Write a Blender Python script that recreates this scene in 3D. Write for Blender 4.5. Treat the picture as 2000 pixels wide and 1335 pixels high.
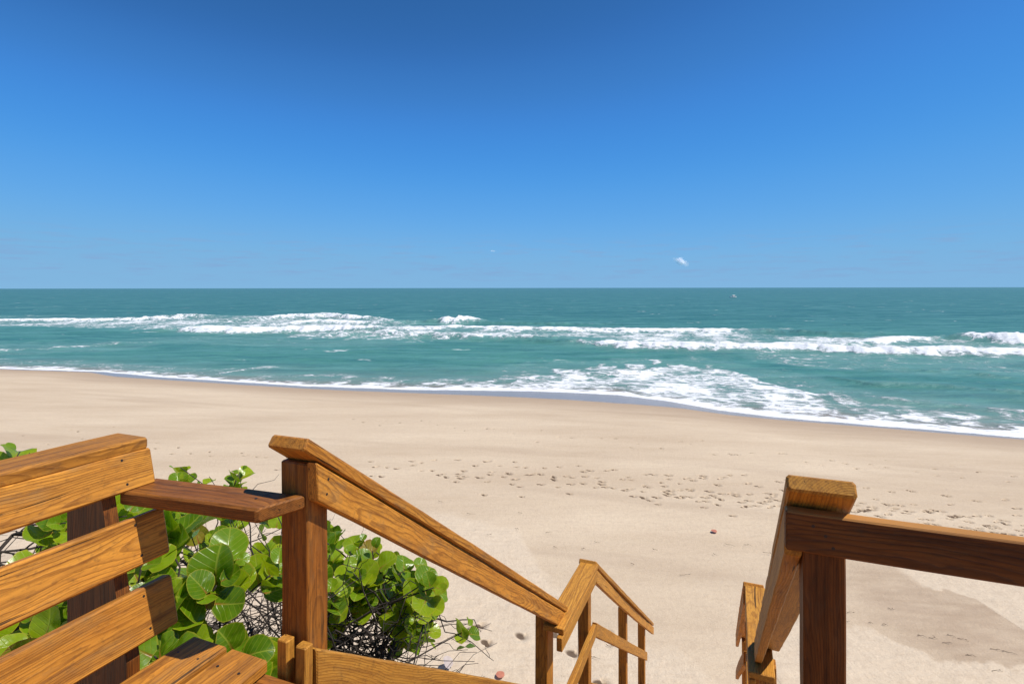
import bpy, bmesh, math, random
import numpy as np
from mathutils import Vector, Matrix, Quaternion

# ------------------------------------------------------------------ camera, sky, sun, exposure
scene = bpy.context.scene
for o in list(bpy.data.objects):
    bpy.data.objects.remove(o)
COL = scene.collection
EYE = 7.5                       # eye height above sea level (deck is 1.5 m below the eye)
FPX, HORIZON = 1080.0, 562.0    # focal length and horizon row of the survey photograph (2000 px wide)

cam_d = bpy.data.cameras.new('camera')
cam_d.sensor_width = 36.0
cam_d.lens = FPX / 2000 * 36.0
cam_d.shift_y = -(667.5 - HORIZON) / 2000
cam_d.clip_start = 0.02
cam_d.clip_end = 200000
cam = bpy.data.objects.new('camera', cam_d)
cam.location = (0, 0, EYE)
cam.rotation_euler = (math.radians(90), math.radians(0.08), 0)
COL.objects.link(cam)
scene.camera = cam

SUN_AZ, SUN_EL = math.radians(107), math.radians(59)
SUN_DIR = Vector((math.sin(SUN_AZ) * math.cos(SUN_EL), math.cos(SUN_AZ) * math.cos(SUN_EL), math.sin(SUN_EL)))
sun_d = bpy.data.lights.new('sun', 'SUN')
sun_d.energy = 4.6
sun_d.angle = math.radians(0.53)
sun_d.color = (1.0, 0.955, 0.88)
sun = bpy.data.objects.new('sun', sun_d)
sun.rotation_euler = SUN_DIR.to_track_quat('Z', 'Y').to_euler()
sun.location = (10, 0, 30)
COL.objects.link(sun)

world = bpy.data.worlds.new('World')
scene.world = world
world.use_nodes = True


def build_world():
    nt = world.node_tree
    nt.nodes.clear()
    N, L = nt.nodes, nt.links
    out = N.new('ShaderNodeOutputWorld')
    bg = N.new('ShaderNodeBackground')
    bg.inputs['Strength'].default_value = 0.1
    sky = N.new('ShaderNodeTexSky')
    sky.sky_type = 'NISHITA'
    sky.sun_disc = False
    sky.sun_elevation = SUN_EL
    sky.sun_rotation = SUN_AZ
    sky.altitude = 0
    sky.air_density = 0.4
    sky.dust_density = 0.0
    sky.ozone_density = 2.0
    # colour grade of the sky: deep clear blue overhead, pale blue (not yellow) at the sea horizon
    k1 = N.new('ShaderNodeVectorMath'); k1.operation = 'SCALE'; k1.inputs['Scale'].default_value = 0.1
    L.new(sky.outputs[0], k1.inputs[0])
    cv = N.new('ShaderNodeRGBCurve')
    pts = [
        [(0, 0), (.052, .032), (.064, .046), (.091, .066), (.138, .112), (.24, .180), (.366, .212), (.60, .225), (1, .25)],
        [(0, 0), (.091, .141), (.112, .20), (.158, .292), (.235, .375), (.389, .445), (.539, .458), (.80, .47), (1, .48)],
        [(0, 0), (.10, .20), (.186, .402), (.229, .56), (.31, .745), (.432, .80), (.614, .78), (.727, .75), (1, .74)]]
    for ch, pp in enumerate(pts):
        c = cv.mapping.curves[ch]
        while len(c.points) < len(pp): c.points.new(0.5, 0.5)
        for q, (px, py) in zip(c.points, pp): q.location = (px, py)
    cv.mapping.update()
    L.new(k1.outputs[0], cv.inputs['Color'])
    hsv = N.new('ShaderNodeVectorMath'); hsv.operation = 'SCALE'; hsv.inputs['Scale'].default_value = 10.0
    L.new(cv.outputs[0], hsv.inputs[0])
    # faint wisps low over the horizon
    tc = N.new('ShaderNodeTexCoord')
    mp = N.new('ShaderNodeMapping')
    mp.inputs['Scale'].default_value = (9, 9, 95)
    mp.inputs['Location'].default_value = (3.1, 0.7, 0.4)
    L.new(tc.outputs['Generated'], mp.inputs['Vector'])
    nz = N.new('ShaderNodeTexNoise')
    nz.inputs['Scale'].default_value = 1.7
    nz.inputs['Detail'].default_value = 7
    nz.inputs['Roughness'].default_value = 0.62
    L.new(mp.outputs[0], nz.inputs['Vector'])
    r = N.new('ShaderNodeValToRGB')
    r.color_ramp.elements[0].position = 0.50
    r.color_ramp.elements[1].position = 0.68
    L.new(nz.outputs['Fac'], r.inputs['Fac'])
    sp = N.new('ShaderNodeSeparateXYZ')
    L.new(tc.outputs['Generated'], sp.inputs[0])
    r2 = N.new('ShaderNodeValToRGB')
    e = r2.color_ramp.elements
    e[0].position = 0.004; e[0].color = (0, 0, 0, 1)
    e[1].position = 0.10; e[1].color = (0, 0, 0, 1)
    a = e.new(0.028); a.color = (1, 1, 1, 1)
    b = e.new(0.065); b.color = (0.8, 0.8, 0.8, 1)
    L.new(sp.outputs['Z'], r2.inputs['Fac'])
    m = N.new('ShaderNodeMath'); m.operation = 'MULTIPLY'
    L.new(r.outputs[0], m.inputs[0]); L.new(r2.outputs[0], m.inputs[1])
    m2 = N.new('ShaderNodeMath'); m2.operation = 'MULTIPLY'; m2.inputs[1].default_value = 0.8
    L.new(m.outputs[0], m2.inputs[0])
    mix = N.new('ShaderNodeMix'); mix.data_type = 'RGBA'
    L.new(m2.outputs[0], mix.inputs['Factor'])
    L.new(hsv.outputs[0], mix.inputs['A'])
    mix.inputs['B'].default_value = (2.3, 4.0, 6.7, 1)
    L.new(mix.outputs['Result'], bg.inputs['Color'])
    L.new(bg.outputs[0], out.inputs['Surface'])


build_world()
scene.view_settings.view_transform = 'Standard'
scene.view_settings.look = 'None'
scene.view_settings.exposure = 0.0
scene.view_settings.gamma = 1.0
scene.view_settings.use_curve_mapping = False
scene.render.engine = 'CYCLES'
scene.cycles.max_bounces = 6
scene.cycles.transparent_max_bounces = 48
scene.cycles.diffuse_bounces = 3
scene.render.resolution_x = 1024
scene.render.resolution_y = 683

rng = np.random.default_rng(11)
random.seed(5)

# ------------------------------------------------------------------ frames of reference
AZ = math.radians(22.0)
SA, CA = math.sin(AZ), math.cos(AZ)
UDIR = Vector((SA, CA, 0)); VDIR = Vector((CA, -SA, 0)); ZDIR = Vector((0, 0, 1))


def P(u, v, h):
    """u: down the stairs towards the sea, v: to the right of the stairs, h: height relative to the eye."""
    return Vector((u * SA + v * CA, u * CA - v * SA, EYE + h))


def plan(x, y, level=0.0):
    """plan position of a point seen on a level surface of the beach or the sea"""
    Y = (EYE - level) * FPX / (y - HORIZON)
    return ((x - 1000) / FPX * Y, Y)


def tag(o, label=None, cat=None, group=None, kind=None):
    if label: o['label'] = label
    if cat: o['category'] = cat
    if group: o['group'] = group
    if kind: o['kind'] = kind
    return o


def empty(name, loc):
    o = bpy.data.objects.new(name, None)
    o.empty_display_size = 0.1
    o.location = loc
    COL.objects.link(o)
    return o


def link(name, me, mat, parent=None, matrix=None):
    o = bpy.data.objects.new(name, me)
    if mat is not None and not me.materials:
        me.materials.append(mat)
    COL.objects.link(o)
    M = matrix if matrix is not None else Matrix.Identity(4)
    if parent is not None:
        o.parent = parent
        q = parent
        off = Matrix.Identity(4)
        while q is not None:
            off = q.matrix_basis @ off
            q = q.parent
        M = off.inverted() @ M
    o.matrix_basis = M
    return o


def mesh_np(name, verts, quads=None, tris=None, smooth=True):
    me = bpy.data.meshes.new(name)
    verts = np.asarray(verts, dtype=np.float32)
    faces = quads if quads is not None else tris
    k = 4 if quads is not None else 3
    faces = np.asarray(faces, dtype=np.int32)
    me.vertices.add(len(verts)); me.vertices.foreach_set('co', verts.ravel())
    me.loops.add(faces.size); me.loops.foreach_set('vertex_index', faces.ravel())
    me.polygons.add(len(faces))
    me.polygons.foreach_set('loop_start', np.arange(0, faces.size, k, dtype=np.int32))
    me.polygons.foreach_set('loop_total', np.full(len(faces), k, dtype=np.int32))
    me.polygons.foreach_set('use_smooth', np.full(len(faces), smooth))
    me.update(calc_edges=True)
    return me


def add_attr(me, name, vals):
    a = me.attributes.new(name, 'FLOAT', 'POINT')
    a.data.foreach_set('value', np.asarray(vals, dtype=np.float32).ravel())


def grid_faces(nr, nc):
    i = np.arange(nr * nc, dtype=np.int32).reshape(nr, nc)
    return np.stack([i[:-1, :-1], i[:-1, 1:], i[1:, 1:], i[1:, :-1]], -1).reshape(-1, 4)


# ------------------------------------------------------------------ numpy noise
_perm = rng.permutation(512).astype(np.int64)
_g = rng.normal(size=(512, 2)); _g /= np.linalg.norm(_g, axis=1, keepdims=True)


def perlin(x, y):
    xi = np.floor(x).astype(np.int64); yi = np.floor(y).astype(np.int64)
    xf = x - xi; yf = y - yi

    def gr(a, b, dx, dy):
        h = _perm[(_perm[a & 511] + b) & 511]
        return _g[h, 0] * dx + _g[h, 1] * dy
    sx = xf * xf * xf * (xf * (xf * 6 - 15) + 10); sy = yf * yf * yf * (yf * (yf * 6 - 15) + 10)
    n00 = gr(xi, yi, xf, yf); n10 = gr(xi + 1, yi, xf - 1, yf)
    n01 = gr(xi, yi + 1, xf, yf - 1); n11 = gr(xi + 1, yi + 1, xf - 1, yf - 1)
    a = n00 + sx * (n10 - n00); b = n01 + sx * (n11 - n01)
    return (a + sy * (b - a)) * 1.4


def fbm(x, y, o=4, gain=0.5):
    s = 0.0; a = 1.0; t = 0.0
    for k in range(o):
        s = s + a * perlin(x * 2 ** k + 17.3 * k, y * 2 ** k - 9.1 * k); t += a; a *= gain
    return s / t


def smooth(a, b, x):
    t = np.clip((x - a) / (b - a), 0, 1)
    return t * t * (3 - 2 * t)


# ------------------------------------------------------------------ materials
class NT:
    def __init__(self, name):
        self.m = bpy.data.materials.new(name); self.m.use_nodes = True
        self.t = self.m.node_tree; self.t.nodes.clear()
        self.out = self.t.nodes.new('ShaderNodeOutputMaterial')
        self.b = self.t.nodes.new('ShaderNodeBsdfPrincipled')
        self.t.links.new(self.b.outputs[0], self.out.inputs['Surface'])

    def n(self, typ, **kw):
        nd = self.t.nodes.new(typ)
        for k, v in kw.items():
            if k.startswith('i_'):
                key = k[2:].replace('_', ' ')
                nd.inputs[key].default_value = v
            else:
                setattr(nd, k, v)
        return nd

    def l(self, a, b):
        self.t.links.new(a, b)

    def math(self, op, a, b=None, clamp=False):
        nd = self.n('ShaderNodeMath', operation=op, use_clamp=clamp)
        for i, x in enumerate((a, b)):
            if x is None: continue
            if isinstance(x, (int, float)): nd.inputs[i].default_value = x
            else: self.l(x, nd.inputs[i])
        return nd.outputs[0]

    def mix(self, fac, a, b, blend='MIX'):
        nd = self.n('ShaderNodeMix', data_type='RGBA', blend_type=blend)
        for key, x in (('Factor', fac), ('A', a), ('B', b)):
            s = [q for q in nd.inputs if q.name == key and (q.type == ('VALUE' if key == 'Factor' else 'RGBA'))][0]
            if isinstance(x, (int, float)): s.default_value = x
            elif isinstance(x, tuple): s.default_value = (*x, 1) if len(x) == 3 else x
            else: self.l(x, s)
        return [q for q in nd.outputs if q.type == 'RGBA'][0]

    def ramp(self, fac, stops, interp='LINEAR'):
        nd = self.n('ShaderNodeValToRGB')
        nd.color_ramp.interpolation = interp
        el = nd.color_ramp.elements
        while len(el) < len(stops): el.new(0.5)
        for e, (p, c) in zip(el, stops):
            e.position = p
            e.color = (c, c, c, 1) if isinstance(c, (int, float)) else (*c, 1)
        self.l(fac, nd.inputs[0])
        return nd.outputs[0]

    def noise(self, vec, scale, detail=4, rough=0.5, dist=0.0, typ='FBM'):
        nd = self.n('ShaderNodeTexNoise')
        nd.noise_type = typ
        nd.inputs['Scale'].default_value = scale; nd.inputs['Detail'].default_value = detail
        nd.inputs['Roughness'].default_value = rough; nd.inputs['Distortion'].default_value = dist
        if vec is not None: self.l(vec, nd.inputs['Vector'])
        return nd.outputs['Fac']

    def mapping(self, vec, scale=(1, 1, 1), loc=(0, 0, 0), rot=(0, 0, 0)):
        nd = self.n('ShaderNodeMapping')
        nd.inputs['Scale'].default_value = scale; nd.inputs['Location'].default_value = loc
        nd.inputs['Rotation'].default_value = rot
        self.l(vec, nd.inputs['Vector'])
        return nd.outputs[0]

    def bump(self, h, strength, dist, normal=None):
        nd = self.n('ShaderNodeBump')
        nd.inputs['Strength'].default_value = strength; nd.inputs['Distance'].default_value = dist
        self.l(h, nd.inputs['Height'])
        if normal is not None: self.l(normal, nd.inputs['Normal'])
        return nd.outputs[0]


def wood_material(name, light, mid, dark, ring=0.0052, grey=0.35, lit_top=None):
    """stained southern pine; growth rings run along each board's own length (local x)"""
    t = NT(name)
    tc = t.n('ShaderNodeTexCoord')
    oi = t.n('ShaderNodeObjectInfo')
    rnd = oi.outputs['Random']
    comb = t.n('ShaderNodeCombineXYZ')
    t.l(t.math('MULTIPLY', rnd, 37.0), comb.inputs[0])
    t.l(t.math('MULTIPLY', t.math('FRACT', t.math('MULTIPLY', rnd, 17.3)), 0.16), comb.inputs[1])
    t.l(t.math('MULTIPLY', t.math('SUBTRACT', t.math('FRACT', t.math('MULTIPLY', rnd, 53.7)), 0.5), 0.12), comb.inputs[2])
    add = t.n('ShaderNodeVectorMath', operation='ADD')
    t.l(tc.outputs['Object'], add.inputs[0]); t.l(comb.outputs[0], add.inputs[1])
    vec = add.outputs[0]
    # wander of the pith along the board
    w1 = t.noise(t.mapping(vec, (1.1, 3, 3)), 1.0, 2, 0.5)
    w2 = t.noise(t.mapping(vec, (1.6, 3, 3), (5, 2, 9)), 1.0, 2, 0.5)
    w3 = t.noise(t.mapping(vec, (9, 25, 25), (1, 7, 3)), 1.0, 3, 0.55)
    sp = t.n('ShaderNodeSeparateXYZ'); t.l(vec, sp.inputs[0])
    yy = t.math('ADD', sp.outputs[1], t.math('MULTIPLY', t.math('SUBTRACT', w1, 0.5), 0.085))
    zz = t.math('ADD', sp.outputs[2], t.math('MULTIPLY', t.math('SUBTRACT', w2, 0.5), 0.085))
    rr = t.math('SQRT', t.math('ADD', t.math('MULTIPLY', yy, yy), t.math('MULTIPLY', zz, zz)))
    rr = t.math('ADD', rr, t.math('MULTIPLY', t.math('SUBTRACT', w3, 0.5), 0.006))
    ph = t.math('FRACT', t.math('MULTIPLY', rr, 1.0 / ring))
    late = t.ramp(ph, [(0.0, 0.05), (0.55, 0.22), (0.86, 1.0), (0.95, 0.85), (1.0, 0.05)])
    fib = t.noise(t.mapping(vec, (6, 260, 260)), 1.0, 3, 0.6)
    fib2 = t.noise(t.mapping(vec, (2.5, 70, 70), (3, 3, 3)), 1.0, 4, 0.6)
    blot = t.noise(t.mapping(vec, (3, 9, 9), (8, 1, 4)), 1.0, 4, 0.6)
    base = t.mix(t.ramp(blot, [(0.3, 0.0), (0.7, 1.0)]), mid, light)
    c = t.mix(t.math('MULTIPLY', late, t.ramp(blot, [(0.3, 0.30), (0.7, 0.72)])), base, dark)
    c = t.mix(t.ramp(fib2, [(0.47, 0.0), (0.70, 0.72)]), c, dark)
    fib3 = t.noise(t.mapping(vec, (1.2, 28, 28), (7, 3, 5)), 1.0, 3, 0.6)
    c = t.mix(t.ramp(fib3, [(0.52, 0.0), (0.70, 0.35)]), c, dark)
    c = t.mix(t.ramp(fib, [(0.45, 0.0), (0.75, 0.35)]), c, light)
    fib4 = t.noise(t.mapping(vec, (14, 120, 120), (9, 2, 6)), 1.0, 4, 0.7)
    c = t.mix(t.ramp(fib4, [(0.50, 0.0), (0.70, 0.55)]), c, dark)
    spk = t.noise(t.mapping(vec, (45, 75, 75), (1, 2, 6)), 1.0, 3, 0.6)
    c = t.mix(t.ramp(spk, [(0.55, 0.0), (0.75, 0.45)]), c, (0.09, 0.045, 0.016))
    # weathered grey-green patches
    wz = t.noise(t.mapping(vec, (5, 14, 14), (2, 6, 1)), 1.0, 5, 0.65)
    c = t.mix(t.math('MULTIPLY', t.ramp(wz, [(0.55, 0.0), (0.72, 1.0)]), grey), c, (0.17, 0.13, 0.07))
    # drying checks
    ck = t.noise(t.mapping(vec, (1.6, 48, 48), (4, 9, 2)), 1.0, 3, 0.55, 0.4)
    crack = t.ramp(ck, [(0.685, 0.0), (0.71, 1.0)])
    c = t.mix(t.math('MULTIPLY', crack, 0.85), c, (0.012, 0.006, 0.003))
    # knots
    vo = t.n('ShaderNodeTexVoronoi'); vo.inputs['Scale'].default_value = 1.0
    t.l(t.mapping(vec, (2.1, 7, 7)), vo.inputs['Vector'])
    kn = t.ramp(vo.outputs['Distance'], [(0.03, 1.0), (0.085, 0.0)])
    c = t.mix(t.math('MULTIPLY', kn, 0.7), c, dark)
    br = t.math('ADD', 0.82, t.math('MULTIPLY', t.math('FRACT', t.math('MULTIPLY', rnd, 91.7)), 0.34))
    c = t.mix(1.0, c, br, 'MULTIPLY') if False else c
    if lit_top:                                   # sunlight on upward faces painted in as a paler colour
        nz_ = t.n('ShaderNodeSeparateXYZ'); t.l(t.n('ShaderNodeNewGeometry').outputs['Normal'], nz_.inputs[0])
        c = t.mix(t.math('MULTIPLY', t.ramp(nz_.outputs['Z'], [(0.55, 0.0), (0.8, 1.0)]), t.ramp(blot, [(0.25, 0.65), (0.6, 0.95)])), c, lit_top)
    hs = t.n('ShaderNodeHueSaturation'); t.l(c, hs.inputs['Color']); t.l(br, hs.inputs['Value'])
    t.l(hs.outputs[0], t.b.inputs['Base Color'])
    t.b.inputs['Roughness'].default_value = 0.62
    t.b.inputs['Specular IOR Level'].default_value = 0.28
    hgt = t.math('SUBTRACT', t.math('ADD', t.math('MULTIPLY', late, 0.7), t.math('MULTIPLY', fib, 0.5)), t.math('MULTIPLY', crack, 2.5))
    t.l(t.bump(hgt, 0.55, 0.0016), t.b.inputs['Normal'])
    return t.m


M_WOOD = wood_material('stained_pine', (0.68, 0.290, 0.038), (0.54, 0.200, 0.022), (0.150, 0.045, 0.007))
M_WOOD_PALE = wood_material('sunbleached_pine', (0.66, 0.31, 0.045), (0.56, 0.235, 0.028), (0.24, 0.085, 0.012), ring=0.0062, grey=0.2)
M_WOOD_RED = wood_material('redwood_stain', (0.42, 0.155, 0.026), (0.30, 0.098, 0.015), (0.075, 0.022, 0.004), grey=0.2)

M_WOOD_POST = wood_material('stained_pine_post', (0.50, 0.180, 0.022), (0.36, 0.110, 0.012), (0.085, 0.024, 0.004))
M_WOOD_SHADED = wood_material('shaded_pine', (0.27, 0.088, 0.013), (0.165, 0.047, 0.007), (0.035, 0.010, 0.002), grey=0.15, lit_top=(0.66, 0.29, 0.06))  # pine with its shade painted into the colour and a painted sunlit top


def simple(name, col, rough=0.6, metal=0.0, spec=0.4):
    t = NT(name)
    n = t.noise(t.n('ShaderNodeTexCoord').outputs['Object'], 40, 3)
    t.l(t.mix(t.ramp(n, [(0.3, 0.0), (0.7, 1.0)]), tuple(x * 0.8 for x in col), col), t.b.inputs['Base Color'])
    t.b.inputs['Roughness'].default_value = rough
    t.b.inputs['Metallic'].default_value = metal
    t.b.inputs['Specular IOR Level'].default_value = spec
    return t.m


M_SCREW = simple('rusty_screw', (0.06, 0.045, 0.035), 0.5, 0.6)


def sand_material():
    t = NT('sand')
    geo = t.n('ShaderNodeNewGeometry'); pos = geo.outputs['Position']
    wet = t.n('ShaderNodeAttribute', attribute_name='wet').outputs['Fac']
    damp = t.n('ShaderNodeAttribute', attribute_name='damp').outputs['Fac']
    soft = t.n('ShaderNodeAttribute', attribute_name='soft').outputs['Fac']
    rot = (0, 0, math.radians(17))
    m1 = t.noise(t.mapping(pos, (0.10, 0.42, 1), rot=rot), 1.0, 6, 0.6)
    m2 = t.noise(t.mapping(pos, (0.5, 2.2, 1), rot=rot), 1.0, 6, 0.65)
    m3 = t.noise(pos, 9, 5, 0.65)
    gr = t.noise(pos, 130, 3, 0.7)
    gr2 = t.noise(pos, 420, 2, 0.6)
    dry = t.mix(t.ramp(m1, [(0.34, 0.0), (0.66, 1.0)]), (0.560, 0.420, 0.278), (0.725, 0.575, 0.398))
    dry = t.mix(t.ramp(m2, [(0.35, 0.0), (0.68, 0.55)]), dry, (0.650, 0.500, 0.345))
    dry = t.mix(t.math('MULTIPLY', soft, 0.75), dry, (0.715, 0.575, 0.415))
    dry = t.mix(t.ramp(m3, [(0.48, 0.0), (0.72, 0.34)]), dry, (0.50, 0.37, 0.25))
    m5 = t.noise(t.mapping(pos, (1.6, 7.5, 1), rot=rot), 1.0, 6, 0.7)
    dry = t.mix(t.ramp(m5, [(0.50, 0.0), (0.72, 0.40)]), dry, (0.51, 0.385, 0.265))
    g3 = t.noise(pos, 42, 4, 0.75)
    dry = t.mix(t.ramp(g3, [(0.50, 0.0), (0.72, 0.50)]), dry, (0.47, 0.345, 0.23))
    dry = t.mix(t.ramp(g3, [(0.28, 0.5), (0.46, 0.0)]), dry, (0.80, 0.67, 0.50))
    dry = t.mix(t.ramp(gr, [(0.52, 0.0), (0.78, 0.42)]), dry, (0.36, 0.25, 0.16))
    dry = t.mix(t.ramp(gr2, [(0.60, 0.0), (0.80, 0.5)]), dry, (0.78, 0.68, 0.55))
    dmp = t.mix(t.ramp(m2, [(0.3, 0.0), (0.7, 1.0)]), (0.395, 0.280, 0.185), (0.455, 0.330, 0.225))
    c = t.mix(t.ramp(damp, [(0.0, 0.0), (1.0, 1.0)]), dry, dmp)
    c = t.mix(t.ramp(t.n('ShaderNodeAttribute', attribute_name='pit_shade').outputs['Fac'], [(0.10, 0.0), (0.50, 0.92)]), c, (0.115, 0.075, 0.050))  # shade inside the footprints, painted as dark colour
    c = t.mix(wet, c, (0.30, 0.255, 0.225))
    t.l(c, t.b.inputs['Base Color'])
    t.l(t.ramp(wet, [(0.0, 0.9), (0.6, 0.45), (1.0, 0.26)]), t.b.inputs['Roughness'])
    t.l(t.ramp(wet, [(0.0, 0.12), (1.0, 0.32)]), t.b.inputs['Specular IOR Level'])
    inv = t.math('SUBTRACT', 1.0, wet, True)
    # wind ripples on the soft sand
    rip = t.noise(t.mapping(pos, (14, 4.0, 1), rot=(0, 0, math.radians(38))), 1.0, 3, 0.55, 0.6)
    m4 = t.noise(pos, 34, 4, 0.65)
    h = t.math('ADD', t.math('MULTIPLY', rip, t.math('MULTIPLY', soft, 0.55)), t.math('MULTIPLY', m3, 1.2))
    h = t.math('ADD', h, t.math('ADD', t.math('MULTIPLY', gr, 0.35), t.math('MULTIPLY', m4, 0.45)))
    h = t.math('MULTIPLY', h, inv)
    t.l(t.bump(h, 0.6, 0.03), t.b.inputs['Normal'])
    return t.m


def sea_material():
    t = NT('sea_water')
    geo = t.n('ShaderNodeNewGeometry'); pos = geo.outputs['Position']
    foam = t.n('ShaderNodeAttribute', attribute_name='foam').outputs['Fac']
    shallow = t.n('ShaderNodeAttribute', attribute_name='shallow').outputs['Fac']
    silt = t.n('ShaderNodeAttribute', attribute_name='silt').outputs['Fac']
    rot = (0, 0, math.radians(17))
    # body colour of the turbid green water, with wave shading painted over it
    p1 = t.noise(t.mapping(pos, (0.012, 0.05, 1), rot=rot), 1.0, 5, 0.6)
    p2 = t.noise(t.mapping(pos, (0.10, 0.45, 1), rot=rot), 1.0, 6, 0.65)
    c = t.mix(t.ramp(p1, [(0.35, 0.0), (0.65, 1.0)]), (0.040, 0.158, 0.150), (0.055, 0.190, 0.172))
    c = t.mix(shallow, c, (0.088, 0.268, 0.218))
    c = t.mix(t.ramp(p2, [(0.4, 0.0), (0.70, 0.65)]), c, (0.026, 0.130, 0.138))  # darker wave shading put into the colour
    p3 = t.noise(t.mapping(pos, (0.05, 0.38, 1), (7, 3, 0), rot=rot), 1.0, 6, 0.65)
    c = t.mix(t.ramp(p3, [(0.48, 0.0), (0.68, 0.65)]), c, (0.135, 0.325, 0.295))  # lighter streaks painted in for light and sky reflected on the waves
    c = t.mix(t.math('MULTIPLY', foam, 0.50), c, (0.36, 0.50, 0.47))       # aerated, milky water
    c = t.mix(silt, c, (0.30, 0.225, 0.175))
    # foam: lacy where thin, solid where dense
    warp = t.n('ShaderNodeTexNoise'); warp.inputs['Scale'].default_value = 0.7; warp.inputs['Detail'].default_value = 3
    t.l(t.mapping(pos, (1, 1, 1), rot=rot), warp.inputs['Vector'])
    wadd = t.n('ShaderNodeVectorMath', operation='MULTIPLY_ADD')
    t.l(warp.outputs['Color'], wadd.inputs[0]); wadd.inputs[1].default_value = (1.6, 1.6, 1.6)
    t.l(t.mapping(pos, (1, 1, 1), rot=rot), wadd.inputs[2])
    wpos = wadd.outputs[0]
    f1 = t.noise(t.mapping(wpos, (0.35, 0.9, 1)), 1.0, 8, 0.68)
    f2 = t.noise(t.mapping(wpos, (2.2, 3.6, 1)), 1.0, 6, 0.72)
    vo = t.n('ShaderNodeTexVoronoi', feature='DISTANCE_TO_EDGE'); vo.inputs['Scale'].default_value = 1.0
    t.l(t.mapping(wpos, (0.75, 1.15, 1)), vo.inputs['Vector'])
    web = t.ramp(vo.outputs['Distance'], [(0.0, 1.0), (0.22, 0.0)])
    pat = t.math('ADD', t.math('ADD', t.math('MULTIPLY', f1, 0.62), t.math('MULTIPLY', f2, 0.36)), t.math('MULTIPLY', web, 0.10))
    thr = t.math('SUBTRACT', 1.0, foam)
    thr = t.math('ADD', t.math('MULTIPLY', thr, 0.66), 0.20)
    d = t.math('SUBTRACT', pat, thr)
    fac = t.ramp(t.math('ADD', t.math('MULTIPLY', d, 6.0), 0.34), [(0.0, 0.0), (0.35, 0.30), (0.7, 0.85), (1.0, 1.0)])
    fac = t.math('MULTIPLY', fac, t.ramp(foam, [(0.0, 0.0), (0.09, 1.0)]))
    # far whitecaps
    wc = t.noise(t.mapping(pos, (0.10, 0.24, 1), rot=rot), 1.0, 4, 0.6)
    wc2 = t.noise(t.mapping(pos, (0.9, 1.6, 1), rot=rot), 1.0, 3, 0.6)
    caps = t.math('MULTIPLY', t.ramp(wc, [(0.665, 0.0), (0.70, 1.0)]), t.ramp(wc2, [(0.45, 0.0), (0.6, 1.0)]))
    fac = t.math('MAXIMUM', fac, t.math('MULTIPLY', caps, 0.8))
    c = t.mix(fac, c, (0.83, 0.83, 0.82))
    t.l(c, t.b.inputs['Base Color'])
    t.b.inputs['Roughness'].default_value = 0.9
    t.b.inputs['Specular IOR Level'].default_value = 0.0
    c1 = t.noise(t.mapping(pos, (0.22, 0.8, 1), rot=rot), 1.0, 6, 0.6)
    c2 = t.noise(t.mapping(pos, (1.6, 4.0, 1), rot=rot), 1.0, 4, 0.6)
    h = t.math('ADD', t.math('MULTIPLY', c1, 0.5), t.math('MULTIPLY', c2, 0.09))
    h = t.math('ADD', h, t.math('MULTIPLY', fac, 0.10))
    bn = t.bump(h, 0.9, 1.0)
    t.l(bn, t.b.inputs['Normal'])
    # reflection of the sky, weak as through a polarising filter, none on foam
    gl = t.n('ShaderNodeBsdfGlossy'); gl.inputs['Roughness'].default_value = 0.22; t.l(bn, gl.inputs['Normal'])
    fr = t.n('ShaderNodeFresnel'); fr.inputs['IOR'].default_value = 1.33; t.l(bn, fr.inputs['Normal'])
    k = t.math('MULTIPLY', t.math('MULTIPLY', fr.outputs[0], 0.42), t.math('SUBTRACT', 1.0, fac, True))
    mx = t.n('ShaderNodeMixShader'); t.l(k, mx.inputs[0])
    t.l(t.b.outputs[0], mx.inputs[1]); t.l(gl.outputs[0], mx.inputs[2])
    t.l(mx.outputs[0], t.out.inputs['Surface'])
    return t.m


M_SAND = sand_material()
M_SEA = sea_material()

# ------------------------------------------------------------------ shoreline and terrain
_sh = [(-900, 690), (-300, 703), (0, 718), (200, 725), (300, 734), (400, 741), (600, 753.5), (800, 760.5), (1000, 763), (1100, 766), (1200, 771), (1300, 783),
       (1400, 801), (1500, 814), (1600, 823), (1800, 839), (2000, 856), (2400, 880), (3000, 915)]
_shp = sorted(plan(x, y, 0.06) for x, y in _sh)
SHX = np.array([-900.0] + [p[0] for p in _shp] + [500.0])
SHY = np.array([_shp[0][1] + 0.31 * (900 + _shp[0][0])] + [p[1] for p in _shp] + [_shp[-1][1] - 0.30 * (500 - _shp[-1][0])])
# upper limit of the wet sand (last swash)
_wt = [(-900, 691), (0, 720), (170, 726), (230, 738), (300, 742), (400, 748), (600, 761), (800, 771), (1000, 783), (1100, 789), (1200, 799), (1300, 805),
       (1400, 814), (1500, 821), (1600, 827), (1800, 844), (2000, 860), (3000, 918)]
_wtp = sorted(plan(x, y, 0.10) for x, y in _wt)
WTX = np.array([-900.0] + [p[0] for p in _wtp] + [500.0])
WTY = np.array([_wtp[0][1] + 0.31 * (900 + _wtp[0][0])] + [p[1] for p in _wtp] + [_wtp[-1][1] - 0.30 * (500 - _wtp[-1][0])])


def shore_y(X):
    return np.interp(X, SHX, SHY) + 0.35 * fbm(X * 0.35, X * 0 + 3.3, 3) + 0.10 * perlin(X * 1.9, X * 0 + 8.1)


def wet_y(X):
    return np.interp(X, WTX, WTY) + 0.25 * fbm(X * 0.22, X * 0 + 5.3, 2)


def beach_z(X, Y):
    D = (np.interp(X, SHX, SHY) - Y) * 0.95
    land = 1.38 * (1 - np.exp(-np.maximum(D, 0) / 13.0)) + 0.06
    bed = 0.06 + np.minimum(D, 0) * 0.05
    return np.where(D > 0, land, bed)


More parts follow.
